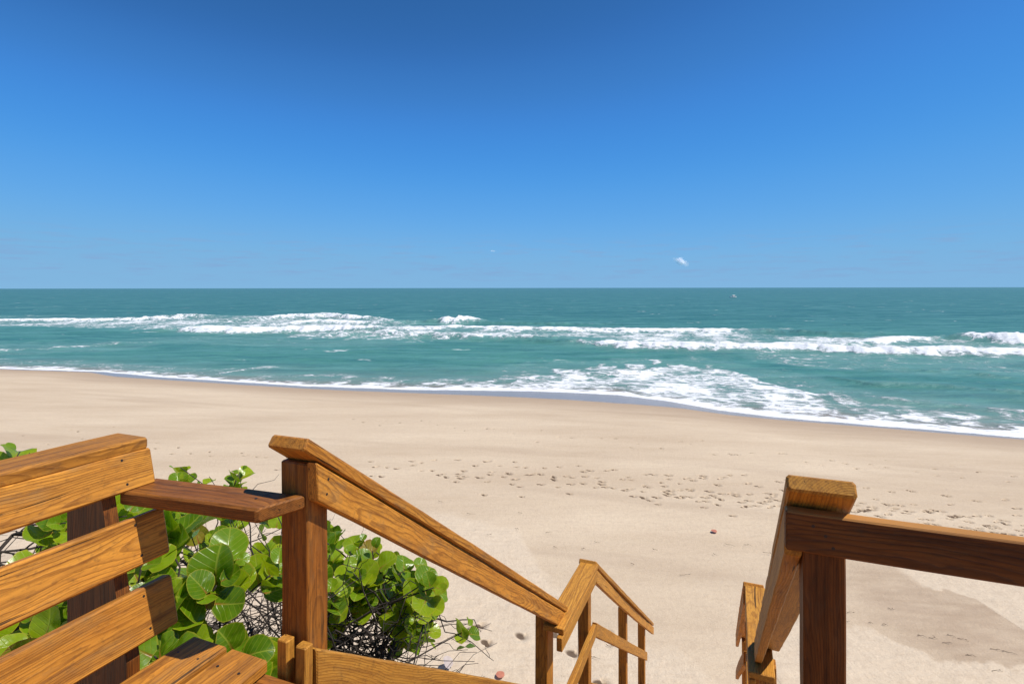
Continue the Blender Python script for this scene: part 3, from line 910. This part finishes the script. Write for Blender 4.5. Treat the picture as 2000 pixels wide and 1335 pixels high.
def bench():
    root = empty('bench', P(0.3, -1.5, -1.5))
    tag(root, 'slatted wooden bench with reclined back and armrest at the left edge', 'bench')
    # three back slats, reclined
    sl = [((-1.694, -0.494), (-1.668, -0.602), M_WOOD), ((-1.634, -0.672), (-1.604, -0.806), M_WOOD), ((-1.600, -0.872), (-1.567, -1.012), M_WOOD)]
    slats = []
    for (a, b, m) in sl:
        up = Vector((0, a[0] - b[0], a[1] - b[1])); w = up.length; up.normalize()
        upw = VDIR * up.y + ZDIR * up.z
        nrm = VDIR * up.z - ZDIR * up.y          # face normal, towards the seat and slightly up
        cv, ch = (a[0] + b[0]) / 2, (a[1] + b[1]) / 2
        c0 = P(-1.10, cv, ch) - nrm * (T2 / 2); c1 = P(1.178, cv, ch) - nrm * (T2 / 2)
        s = board('slat', root, c0, c1, nrm, T2, w, m if m is M_WOOD_PALE else M_WOOD, cham=0.005)
        slats.append(s)
        for (du, dw) in ((0.09, 0.35), (0.085, -0.30), (0.75, 0.3), (0.75, -0.3)):
            screw(s, P(1.178 - du, cv, ch) + upw * (dw * w), nrm)
    # back supports behind the slats: wide boards, upright behind and cut to the rake in front
    def vr(h):
        return -1.700 + (-0.461 - h) * 0.2409 - 0.041
    for u in (1.04, -0.15, -1.0):
        poly = [(-1.864, -1.498), (vr(-1.06), -1.498), (vr(-1.06), -1.06), (vr(-0.506), -0.506), (-1.80, -0.506), (-1.864, -0.62)]
        V = [P(u + d, v, h) - P(u, -1.7, -1.0) for d in (0.0, T2) for (v, h) in poly]
        n = len(poly)
        F = [tuple(range(n)), tuple(reversed(range(n, 2 * n)))] + [(i, i + n, (i + 1) % n + n, (i + 1) % n) for i in range(n)]
        # local x upright so that the grain runs up the board
        Rm = Matrix(((0, UDIR.x, VDIR.x, 0), (0, UDIR.y, VDIR.y, 0), (1, 0, 0, 0), (0, 0, 0, 1)))
        me = bpy.data.meshes.new('back_support'); me.from_pydata([tuple(Rm.inverted() @ p) for p in V], [], F)
        bm = bmesh.new(); bm.from_mesh(me); bmesh.ops.recalc_face_normals(bm, faces=bm.faces); bm.to_mesh(me); bm.free()
        link('back_support', me, M_WOOD_SHADED, root, Matrix.Translation(P(u, -1.7, -1.0)) @ Rm)
    # flat board lying along the top of the back
    board('top_board', root, P(-1.10, -1.766, -0.480), P(1.172, -1.766, -0.480), ZDIR, T2, 0.140, M_WOOD, cham=0.006)
    # seat
    for (v, m) in ((-1.468, M_WOOD), (-1.31, M_WOOD)):
        s = board('seat_board', root, P(-1.10, v, -1.079), P(1.205, v, -1.079), ZDIR, T2, 0.14, m, cham=0.006)
        for dv in (-0.04, 0.04):
            screw(s, P(1.13, v + dv, -1.0602), ZDIR)
    for u in (1.185, 0.0, -1.0):
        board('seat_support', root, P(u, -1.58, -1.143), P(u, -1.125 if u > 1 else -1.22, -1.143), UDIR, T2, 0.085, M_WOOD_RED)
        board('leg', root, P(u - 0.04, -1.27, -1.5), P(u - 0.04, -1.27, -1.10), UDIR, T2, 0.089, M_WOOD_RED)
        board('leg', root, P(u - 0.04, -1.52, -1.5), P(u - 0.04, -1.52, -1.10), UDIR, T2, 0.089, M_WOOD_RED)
    for (v, top) in ((-1.206, -1.009), (-1.139, -1.012)):
        board('cleat', root, P(1.236, v, -1.5), P(1.236, v, top), VDIR, 0.037, 0.032, M_WOOD_PALE, cham=0.003)
    # armrest, its near corner cut off, fixed to the stair post
    a0 = P(1.143, -1.700, -0.620); a1 = P(1.203, -1.150, -0.620)
    def clip(x, y, z, L):
        return x - max(0.0, (z + 0.062)) * 0.55 if x > L - 0.01 else x
    ar = board('armrest', root, a0, a1, ZDIR, 0.040, 0.125, M_WOOD_RED, clip=None, cham=0.006)
    # cut corner
    me = ar.data
    inv = ar.matrix_world
    L = (a1 - a0).length
    n = len(me.vertices)
    zs = [v.co.z for v in me.vertices]
    near_sign = 1
    xax = (a1 - a0).normalized(); zax = xax.cross((ZDIR - xax * ZDIR.dot(xax)).normalized())
    if zax.dot(UDIR) > 0: near_sign = -1         # which local z side faces the deck
    for v in me.vertices:
        if v.co.x > L - 0.012:
            v.co.x -= 0.065 * (0.5 + near_sign * v.co.z / 0.125)
    screw(ar, P(1.19, -1.27, -0.5995), ZDIR)
    return root


def deck():
    root = empty('deck', P(0, 0, -1.5))
    tag(root, 'wooden plank deck under the bench at the head of the steps', 'deck')
    for k in range(22):
        u = 1.33 - 0.147 * k
        v0, v1 = -2.1, 2.4
        board('plank', root, P(u, v0, -1.52), P(u, v1, -1.52), ZDIR, T2, 0.14, M_WOOD, seg=0.6)
    for v in (-2.0, -0.6, 0.8, 2.3):
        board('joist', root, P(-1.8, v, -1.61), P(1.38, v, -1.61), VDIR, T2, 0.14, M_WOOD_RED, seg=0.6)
    for v in (-1.9, 2.2):
        for u in (1.25, -1.6):
            board('deck_post', root, P(u, v, dune_z(u, v) - EYE - 0.2), P(u, v, -1.69), VDIR, 0.089, 0.089, M_WOOD_RED, seg=0.4)
    return root


railing_left()
railing_right()
bench()
deck()
staircase()


# ------------------------------------------------------------------ sea grape shrubs
def leaf_material(name, c_dark, c_mid, c_light, vein, edge=None, rough=0.27):
    t = NT(name)
    uv = t.n('ShaderNodeUVMap'); sp = t.n('ShaderNodeSeparateXYZ'); t.l(uv.outputs[0], sp.inputs[0])
    x = t.math('SUBTRACT', sp.outputs[0], 0.5); y = sp.outputs[1]
    ax = t.math('ABSOLUTE', x)
    oi = t.n('ShaderNodeObjectInfo'); rnd = oi.outputs['Random']
    base = t.ramp(rnd, [(0.0, c_dark), (0.45, c_mid), (0.85, c_light), (1.0, c_light)])
    nz = t.noise(t.n('ShaderNodeTexCoord').outputs['Object'], 5, 4)
    base = t.mix(t.ramp(nz, [(0.35, 0.0), (0.7, 0.5)]), base, c_mid)
    mid = t.ramp(ax, [(0.0, 1.0), (0.014, 0.9), (0.03, 0.0)])
    k = t.math('SUBTRACT', t.math('MULTIPLY', y, 6.0), t.math('MULTIPLY', ax, 4.6))
    tri = t.math('ABSOLUTE', t.math('SUBTRACT', t.math('FRACT', k), 0.5))
    side = t.ramp(tri, [(0.0, 0.75), (0.05, 0.45), (0.09, 0.0)])
    vn = t.math('MAXIMUM', mid, side)
    c = t.mix(t.math('MULTIPLY', vn, 0.65), base, vein)
    red = t.math('MULTIPLY', t.ramp(ax, [(0.0, 1.0), (0.02, 0.9), (0.045, 0.0)]), t.ramp(y, [(0.0, 1.0), (0.5, 0.0)]))
    c = t.mix(t.math('MULTIPLY', red, 0.8), c, (0.35, 0.05, 0.02))
    # pale margin
    yy = t.math('SUBTRACT', y, 0.5)
    rr = t.math('SQRT', t.math('ADD', t.math('MULTIPLY', x, x), t.math('MULTIPLY', yy, yy)))
    rim = t.ramp(rr, [(0.455, 0.0), (0.49, 1.0)])
    c = t.mix(t.math('MULTIPLY', rim, 0.6), c, edge or vein)
    t.l(c, t.b.inputs['Base Color'])
    t.b.inputs['Roughness'].default_value = rough
    t.b.inputs['Specular IOR Level'].default_value = 0.45
    bn = t.bump(t.math('ADD', t.math('MULTIPLY', vn, -1.0), t.math('MULTIPLY', nz, 1.0)), 0.35, 0.004)
    t.l(bn, t.b.inputs['Normal'])
    tr = t.n('ShaderNodeBsdfTranslucent')
    t.l(t.mix(1.0, c, (1.25, 1.15, 0.5), 'MULTIPLY'), tr.inputs['Color'])
    mx = t.n('ShaderNodeMixShader'); mx.inputs[0].default_value = 0.42
    t.l(t.b.outputs[0], mx.inputs[1]); t.l(tr.outputs[0], mx.inputs[2])
    t.l(mx.outputs[0], t.out.inputs['Surface'])
    return t.m


M_LEAF = leaf_material('sea_grape_leaf', (0.085, 0.180, 0.005), (0.185, 0.315, 0.006), (0.330, 0.430, 0.009), (0.40, 0.46, 0.05), (0.50, 0.42, 0.04))
M_LEAF_OLD = leaf_material('old_leaf', (0.30, 0.19, 0.03), (0.33, 0.29, 0.03), (0.26, 0.32, 0.02), (0.55, 0.35, 0.12), (0.45, 0.12, 0.06))
M_BARK = simple('sea_grape_bark', (0.050, 0.038, 0.031), 0.85)
M_TWIG = simple('dry_twig', (0.16, 0.13, 0.11), 0.9)


def leaf_mesh(seed, mat):
    r = random.Random(seed)
    nseg, rings = 16, 3
    verts, uvs, faces = [(0, 0.5, 0)], [(0.5, 0.5)], []
    fold = r.uniform(0.10, 0.60); curl = r.uniform(-0.5, 0.6); wav = r.uniform(0.015, 0.065); ph = r.uniform(0, 6)
    asp = r.uniform(0.96, 1.16)
    for k in range(1, rings + 1):
        f = k / rings
        for j in range(nseg):
            a = 2 * math.pi * j / nseg - math.pi / 2
            rad = 0.5 * f
            if j == 0: rad *= (1 - 0.14 * f * f)     # heart-shaped notch at the petiole
            rad *= 1 + (0.025 * math.sin(3 * a + ph) + 0.02 * math.sin(5 * a + 2 * ph)) * f
            x, y = rad * math.cos(a) * asp, 0.5 + rad * math.sin(a)
            z = fold * abs(x) - curl * (y - 0.5) ** 2 + wav * f * math.sin(4 * a + ph) 
            verts.append((x, y, z)); uvs.append((0.5 + 0.5 * f * math.cos(a), 0.5 + 0.5 * f * math.sin(a)))
    for j in range(nseg):
        faces.append((0, 1 + j, 1 + (j + 1) % nseg))
    for k in range(rings - 1):
        b = 1 + k * nseg
        for j in range(nseg):
            j2 = (j + 1) % nseg
            faces.append((b + j, b + nseg + j, b + nseg + j2, b + j2))
    me = bpy.data.meshes.new('leaf')
    me.from_pydata([(x, y, z) for x, y, z in verts], [], faces)
    ul = me.uv_layers.new(name='UVMap')
    for lp in me.loops:
        ul.data[lp.index].uv = uvs[lp.vertex_index]
    for p in me.polygons: p.use_smooth = True
    me.materials.append(mat)
    return me


LEAVES = [leaf_mesh(k, M_LEAF) for k in range(10)]
LEAVES_OLD = [leaf_mesh(50 + k, M_LEAF_OLD) for k in range(3)]


def tube(V, F, pts, r0, r1, sides=5):
    b = len(V); n = len(pts)
    for i, p in enumerate(pts):
        d = (pts[min(i + 1, n - 1)] - pts[max(i - 1, 0)])
        if d.length < 1e-6: d = Vector((0, 0, 1))
        d.normalize()
        a = d.cross(Vector((0.3, 0.2, 1))); a = a.normalized() if a.length > 1e-4 else Vector((1, 0, 0))
        c = d.cross(a); r = r0 + (r1 - r0) * i / (n - 1)
        for j in range(sides):
            t = 2 * math.pi * j / sides
            V.append(tuple(p + a * (r * math.cos(t)) + c * (r * math.sin(t))))
    for i in range(n - 1):
        for j in range(sides):
            F.append((b + i * sides + j, b + i * sides + (j + 1) % sides, b + (i + 1) * sides + (j + 1) % sides, b + (i + 1) * sides + j))
    F.append(tuple(b + (n - 1) * sides + j for j in range(sides)))


def mesh_py(name, V, F, smooth_=True):
    me = bpy.data.meshes.new(name); me.from_pydata(V, [], F)
    for p in me.polygons: p.use_smooth = smooth_
    return me


def crooked(r, a, b, n, amp, sag=0.0):
    pts = []
    for i in range(n + 1):
        f = i / n
        p = a.lerp(b, f) + Vector((0, 0, sag * 4 * f * (1 - f)))
        if 0 < i < n: p = p + Vector((r.uniform(-amp, amp), r.uniform(-amp, amp), r.uniform(-amp, amp)))
        pts.append(p)
    return pts


E = EYE


def shrub(center, rad, n_tip, label, seed, base, size=(0.115, 0.185), leaf_low=-0.25, twigs=120, keep=None, stems=5, slab=None):
    r = random.Random(seed)
    root = empty('sea_grape_shrub', base)
    tag(root, label, 'shrub', 'sea grape shrubs growing on the dune')
    C = Vector(center); R = Vector(rad)
    mains = []
    for k in range(stems):
        a = 2 * math.pi * (k + r.random()) / stems
        tgt = C + Vector((math.cos(a) * R.x * 0.45, math.sin(a) * R.y * 0.45, -R.z * 0.15))
        b0 = Vector(base) + Vector((math.cos(a) * 0.10, math.sin(a) * 0.10, -0.08))
        pts = crooked(r, b0, tgt, 7, 0.06, 0.06)
        V, F = [], []; tube(V, F, pts, 0.026, 0.011, 7)
        link('stem', mesh_py('stem', V, F), M_BARK, root)
        mains.append(pts)
    count = 0
    tips = 0; guard = 0
    Vt, Ft = [], []
    while tips < n_tip and guard < n_tip * 20 and count < 292:
        guard += 1
        d = Vector((r.gauss(0, 1), r.gauss(0, 1), r.gauss(0, 1))).normalized()
        if d.z < leaf_low: continue
        if not slab and d.y > 0.1 and r.random() < 0.7: continue      # fuller on the side towards the deck
        k = r.uniform(0.35 if slab else 0.72, 1.0)
        tip = C + Vector((d.x * R.x, d.y * R.y, d.z * R.z)) * k
        if slab:                                  # low canopy that follows the fall of the dune
            top = min(E - 0.60 * (tip.x + tip.y) - 0.05, E - 1.62)
            tip.z = top - slab * r.random() ** 1.3
            d = Vector((d.x * 0.5, d.y * 0.5, 0.8))
        if keep and not keep(tip): continue
        tips += 1
        out = Vector((d.x / R.x, d.y / R.y, d.z / R.z)).normalized()
        m = r.choice(mains); st = m[r.randint(3, 7)]
        pts = crooked(r, st, tip, 5, 0.035, 0.02)
        V, F = [], []; tube(V, F, pts, 0.008, 0.0035, 5)
        br = link('branch', mesh_py('branch', V, F), M_BARK, root)
        axis = (pts[-1] - pts[-3]).normalized()
        axis = (axis + out * 0.6 + Vector((0, 0, 0.35))).normalized()
        side = axis.cross(Vector((r.uniform(-1, 1), r.uniform(-1, 1), r.uniform(-1, 1)))).normalized()
        nl = r.randint(4, 7)
        for q in range(nl):
            f = q / (nl - 1)
            pos = tip - axis * (0.16 * (1 - f)) 
            rot = Quaternion(axis, math.radians(137.5 * q + r.uniform(-25, 25)))
            sd = rot @ side
            s = r.uniform(*size) * (1.0 if f < 0.8 else r.uniform(0.4, 0.75))
            ydir = (sd * 1.0 + axis * r.uniform(0.25, 0.8) + Vector((0, 0, r.uniform(-0.1, 0.3)))).normalized()
            nrm = (axis * 0.7 + Vector((0, 0, 0.45)) + SUN_DIR * 0.35 + Vector((0, -0.45, 0.0)) + Vector((r.gauss(0, 0.38), r.gauss(0, 0.38), r.gauss(0, 0.3))))
            nrm = (nrm - ydir * nrm.dot(ydir))
            if nrm.length < 0.05: continue
            nrm.normalize()
            xdir = ydir.cross(nrm).normalized()
            p0 = pos + ydir * 0.02
            M = Matrix(((xdir.x * s, ydir.x * s, nrm.x * s, p0.x), (xdir.y * s, ydir.y * s, nrm.y * s, p0.y), (xdir.z * s, ydir.z * s, nrm.z * s, p0.z), (0, 0, 0, 1)))
            old = r.random() < 0.014
            link('leaf', r.choice(LEAVES_OLD if old else LEAVES), None, root, M)
            count += 1
    # bare tangle in the shaded lower half
    for k in range(twigs):
        m = r.choice(mains); st = m[r.randint(2, 7)]
        e = C + Vector((r.uniform(-1, 1) * R.x, r.uniform(-1, 1) * R.y, r.uniform(-0.95, 0.35) * R.z)) * 1.02
        if slab: e.z = E - 0.60 * (e.x + e.y) - 0.10 - r.random() * 1.05
        if keep and not keep(e): continue
        pts = crooked(r, st.lerp(e, r.uniform(0, 0.4)), e, 6, 0.05)
        tube(Vt, Ft, pts, r.uniform(0.003, 0.008), 0.0018, 4)
        for _ in range(2):
            i = r.randint(2, 5); q = pts[i] + Vector((r.uniform(-1, 1), r.uniform(-1, 1), r.uniform(-0.6, 0.7))) * 0.20
            tube(Vt, Ft, crooked(r, pts[i], q, 4, 0.02), 0.0028, 0.0010, 3)
    tw = link('twigs', mesh_py('twigs', Vt, Ft), M_BARK, root)
    tw['kind'] = 'stuff'
    return root


def base_at(x, y, dz=0.0):
    u = x * SA + y * CA; v = x * CA - y * SA
    return Vector((x, y, dune_z(u, v)))


def off_stair(p):
    v = p.x * CA - p.y * SA
    u = p.x * SA + p.y * CA
    return v < -1.52 or (u < 1.0 and v < -1.9)


def behind_bench(p):
    v = p.x * CA - p.y * SA
    u = p.x * SA + p.y * CA
    return v < -1.50 and (u > 1.36 or v < -2.0)



shrub((-0.98, 3.72, E - 2.10), (0.84, 0.95, 0.46), 60, 'bushy green shrub under the sloping left handrail, its bare twigs reaching over the sand', 21, base_at(-1.5, 3.3), (0.095, 0.15), -1.0, 190, off_stair, slab=0.46)
shrub((-1.62, 2.62, E - 1.72), (0.78, 0.72, 0.68), 70, 'large leaved green shrub between the bench armrest and the stair post', 22, base_at(-1.9, 2.6), (0.12, 0.19), -0.42, 120, behind_bench)
shrub((-2.75, 4.55, E - 2.12), (1.0, 0.80, 0.60), 44, 'green shrub poking up behind the bench armrest in front of the open sand', 23, base_at(-2.8, 4.3), (0.11, 0.16), 0.0, 80, off_stair)
shrub((-3.15, 3.20, E - 1.51), (1.05, 0.95, 0.64), 62, 'green shrub behind the bench back at the left edge of the picture', 24, base_at(-3.2, 3.0), (0.125, 0.18), -0.35, 80, behind_bench)


# ------------------------------------------------------------------ litter on the sand
M_WEED = simple('dry_seaweed', (0.10, 0.065, 0.045), 0.85)
M_REDLEAF = simple('fallen_red_leaf', (0.55, 0.20, 0.12), 0.6)
M_PALELEAF = simple('fallen_pale_leaf', (0.50, 0.42, 0.38), 0.5)


def ground_z(x, y):
    return float(beach_z(np.array([x]), np.array([y]))[0]) + 0.02


def strands():
    r = random.Random(77)
    spots = [(722, 980), (1010, 1030), (955, 1042), (1072, 1037), (1165, 1057), (1140, 1070), (1280, 1072), (1395, 1081), (1235, 1100), (1337, 1122), (1084, 1067),
             (860, 975), (920, 1000), (1015, 998), (1425, 1062), (1460, 1062), (1500, 1078), (1700, 1218), (1728, 1222), (1800, 1243), (1822, 1248), (1858, 1243), (1880, 1250),
             (1946, 1270), (1972, 1276), (1660, 1196), (1850, 1257), (1895, 1282), (1945, 1312), (1650, 1215), (1740, 1190), (1105, 1205), (1190, 1265), (1160, 1288)]
    for (x, y) in spots:
        X, Y = plan(x, y, 1.28)
        z = ground_z(X, Y)
        ang = math.radians(-32) + r.gauss(0, 0.30)
        L = r.uniform(0.07, 0.20) if x > 1600 else r.uniform(0.10, 0.28)
        V, F = [], []
        n = 7
        bend = r.uniform(-0.12, 0.12)
        pts = []
        for i in range(n + 1):
            f = i / n - 0.5
            pts.append(Vector((f * L, r.gauss(0, 0.003) + bend * f * f, 0.006 + 0.014 * max(0, math.sin(f * 7 + r.random())))))
        tube(V, F, pts, 0.0045, 0.0015, 5)
        for _ in range(1):
            i = r.randint(1, n - 1)
            q = pts[i] + Vector((r.uniform(-.05, .05), r.uniform(-.05, .05), r.uniform(0.004, 0.02)))
            tube(V, F, [pts[i], pts[i].lerp(q, .5) + Vector((0, 0, .006)), q], 0.004, 0.002, 4)
        o = link('seaweed_strand', mesh_py('seaweed_strand', V, F), M_WEED, None, Matrix.Translation((X, Y, z)) @ Matrix.Rotation(ang, 4, 'Z'))
        where = 'seen under the level right rail' if x > 1600 else ('between the two stair railings' if x > 1080 else 'above the sloping left handrail')
        tag(o, 'short dry dark strand of seaweed on the sand ' + where, 'seaweed', 'seaweed strands ' + where)


strands()


def fallen(name, x, y, mat, size, label, lvl=1.28, tilt=0.12):
    X, Y = plan(x, y, lvl)
    me = LEAVES[3].copy(); me.materials.clear(); me.materials.append(mat)
    o = link(name, me, mat, None, Matrix.Translation((X, Y, ground_z(X, Y) + 0.004)) @ Matrix.Rotation(1.1, 4, 'Z') @ Matrix.Rotation(tilt, 4, 'X') @ Matrix.Scale(size, 4))
    tag(o, label, 'leaf')


fallen('fallen_leaf', 1400, 1036, M_REDLEAF, 0.15, 'small reddish fallen leaf alone on the sand left of the right railing')
fallen('fallen_leaf', 983, 1326, M_REDLEAF, 0.14, 'pinkish dry fallen leaf on the sand just above the lower left stair rail')
fallen('fallen_leaf', 880, 1308, M_PALELEAF, 0.19, 'pale whitish curled fallen leaf on the sand under the shrub twigs', tilt=0.8)

# ------------------------------------------------------------------ boat
M_HULL = simple('white_gelcoat', (0.82, 0.82, 0.80), 0.3)
M_GLASS = simple('dark_boat_glass', (0.02, 0.025, 0.03), 0.1)


def boat():
    X, Y = plan(1432, 581.5)
    root = empty('motor_boat', (X, Y, 0.0))
    tag(root, 'small white motor boat far out on the sea near the horizon', 'boat')
    secs = []
    n = 9
    V, F = [], []
    for i in range(n):
        f = i / (n - 1)
        x = -3.2 + 6.4 * f
        w = 1.15 * (1 - max(0, (f - 0.55) / 0.45) ** 2.2) + 0.02
        top = 0.75 + 0.35 * f * f
        keel = -0.25 + 0.6 * max(0, (f - 0.75) / 0.25) ** 2
        for (yy, zz) in ((-w, top), (-w * 0.93, 0.2 + 0.2 * f), (0, keel), (w * 0.93, 0.2 + 0.2 * f), (w, top)):
            V.append((x, yy, zz))
    for i in range(n - 1):
        for j in range(4):
            F.append((i * 5 + j, i * 5 + j + 1, (i + 1) * 5 + j + 1, (i + 1) * 5 + j))
        F.append((i * 5 + 4, i * 5, (i + 1) * 5, (i + 1) * 5 + 4))
    F.append((0, 1, 2, 3, 4))
    B = Matrix.Translation((X, Y, 0)) @ Matrix.Rotation(math.radians(8), 4, 'Z') @ Matrix.Scale(0.85, 4)
    link('hull', mesh_py('hull', V, F, False), M_HULL, root, B)
    def frust(name, x0, x1, w, z0, z1, inset, mat, par):
        V = [(x0, -w, z0), (x1, -w, z0), (x1, w, z0), (x0, w, z0), (x0 + inset, -w * .9, z1), (x1 - inset * 1.8, -w * .9, z1), (x1 - inset * 1.8, w * .9, z1), (x0 + inset, w * .9, z1)]
        F = [(0, 1, 5, 4), (1, 2, 6, 5), (2, 3, 7, 6), (3, 0, 4, 7), (4, 5, 6, 7), (3, 2, 1, 0)]
        return link(name, mesh_py(name, V, F, False), mat, par, B)
    frust('cabin', -0.6, 2.0, 0.85, 0.8, 1.35, 0.12, M_HULL, root)
    frust('windshield', -0.45, 1.8, 0.87, 1.353, 1.75, 0.25, M_GLASS, root)
    frust('hard_top', -1.1, 1.4, 0.95, 1.90, 2.02, 0.05, M_HULL, root)
    V, F = [], []
    for (px, py) in ((-0.9, -.8), (-0.9, .8), (0.9, -.75), (0.9, .75)):
        tube(V, F, [Vector((px, py, 0.9)), Vector((px, py, 1.95))], 0.05, 0.05, 6)
    link('top_frame', mesh_py('top_frame', V, F), M_HULL, root, B)


boat()

# ------------------------------------------------------------------ small clouds far away
def cloud_material():
    t = NT('cloud')
    t.b.inputs['Base Color'].default_value = (0.92, 0.92, 0.93, 1)
    t.b.inputs['Roughness'].default_value = 1.0
    t.b.inputs['Specular IOR Level'].default_value = 0.0
    df = t.n('ShaderNodeBsdfDiffuse'); df.inputs['Color'].default_value = (0.60, 0.60, 0.61, 1)
    tl = t.n('ShaderNodeBsdfTranslucent'); tl.inputs['Color'].default_value = (0.55, 0.55, 0.57, 1)
    ad = t.n('ShaderNodeAddShader'); t.l(df.outputs[0], ad.inputs[0]); t.l(tl.outputs[0], ad.inputs[1])
    tr = t.n('ShaderNodeBsdfTransparent')
    mx = t.n('ShaderNodeMixShader'); mx.inputs[0].default_value = 0.11
    t.l(tr.outputs[0], mx.inputs[1]); t.l(ad.outputs[0], mx.inputs[2])
    t.l(mx.outputs[0], t.out.inputs['Surface'])
    return t.m


M_CLOUD = cloud_material()


def cloud(x, y, wpx, hpx, seed, label, tilt):
    r = random.Random(seed)
    Y = 9000.0
    c = Vector(((x - 1000) / FPX * Y, Y, EYE - (y - HORIZON) / FPX * Y))
    k = Y / FPX
    bm = bmesh.new()
    for i in range(110):
        f = max(-1.1, min(1.1, r.gauss(0, 0.42)))
        pos = Vector((f * wpx * 0.5 * k, r.uniform(-.3, .3) * wpx * 0.4 * k, (-f * tilt + r.gauss(0, .34) * (1 - abs(f) * .5)) * hpx * 0.5 * k))
        rad = hpx * 0.17 * k * r.uniform(0.4, 1.0) * (1 - 0.5 * abs(f))
        bmesh.ops.create_icosphere(bm, subdivisions=1, radius=rad, matrix=Matrix.Translation(pos) @ Matrix.Diagonal((1.7, 1.2, 0.8, 1)))
    for v in bm.verts:
        v.co += Vector((r.uniform(-1, 1), r.uniform(-1, 1), r.uniform(-1, 1))) * hpx * 0.015 * k
    me = bpy.data.meshes.new('cloud'); bm.to_mesh(me); bm.free()
    for p in me.polygons: p.use_smooth = True
    o = link('cloud', me, M_CLOUD, None, Matrix.Translation(c))
    tag(o, label, 'cloud')


cloud(1330, 511, 30, 19, 3, 'small white puff of cloud low over the sea right of centre', 0.55)
cloud(963, 490, 15, 4, 4, 'tiny white scrap of cloud low in the sky at the centre', 0.2)
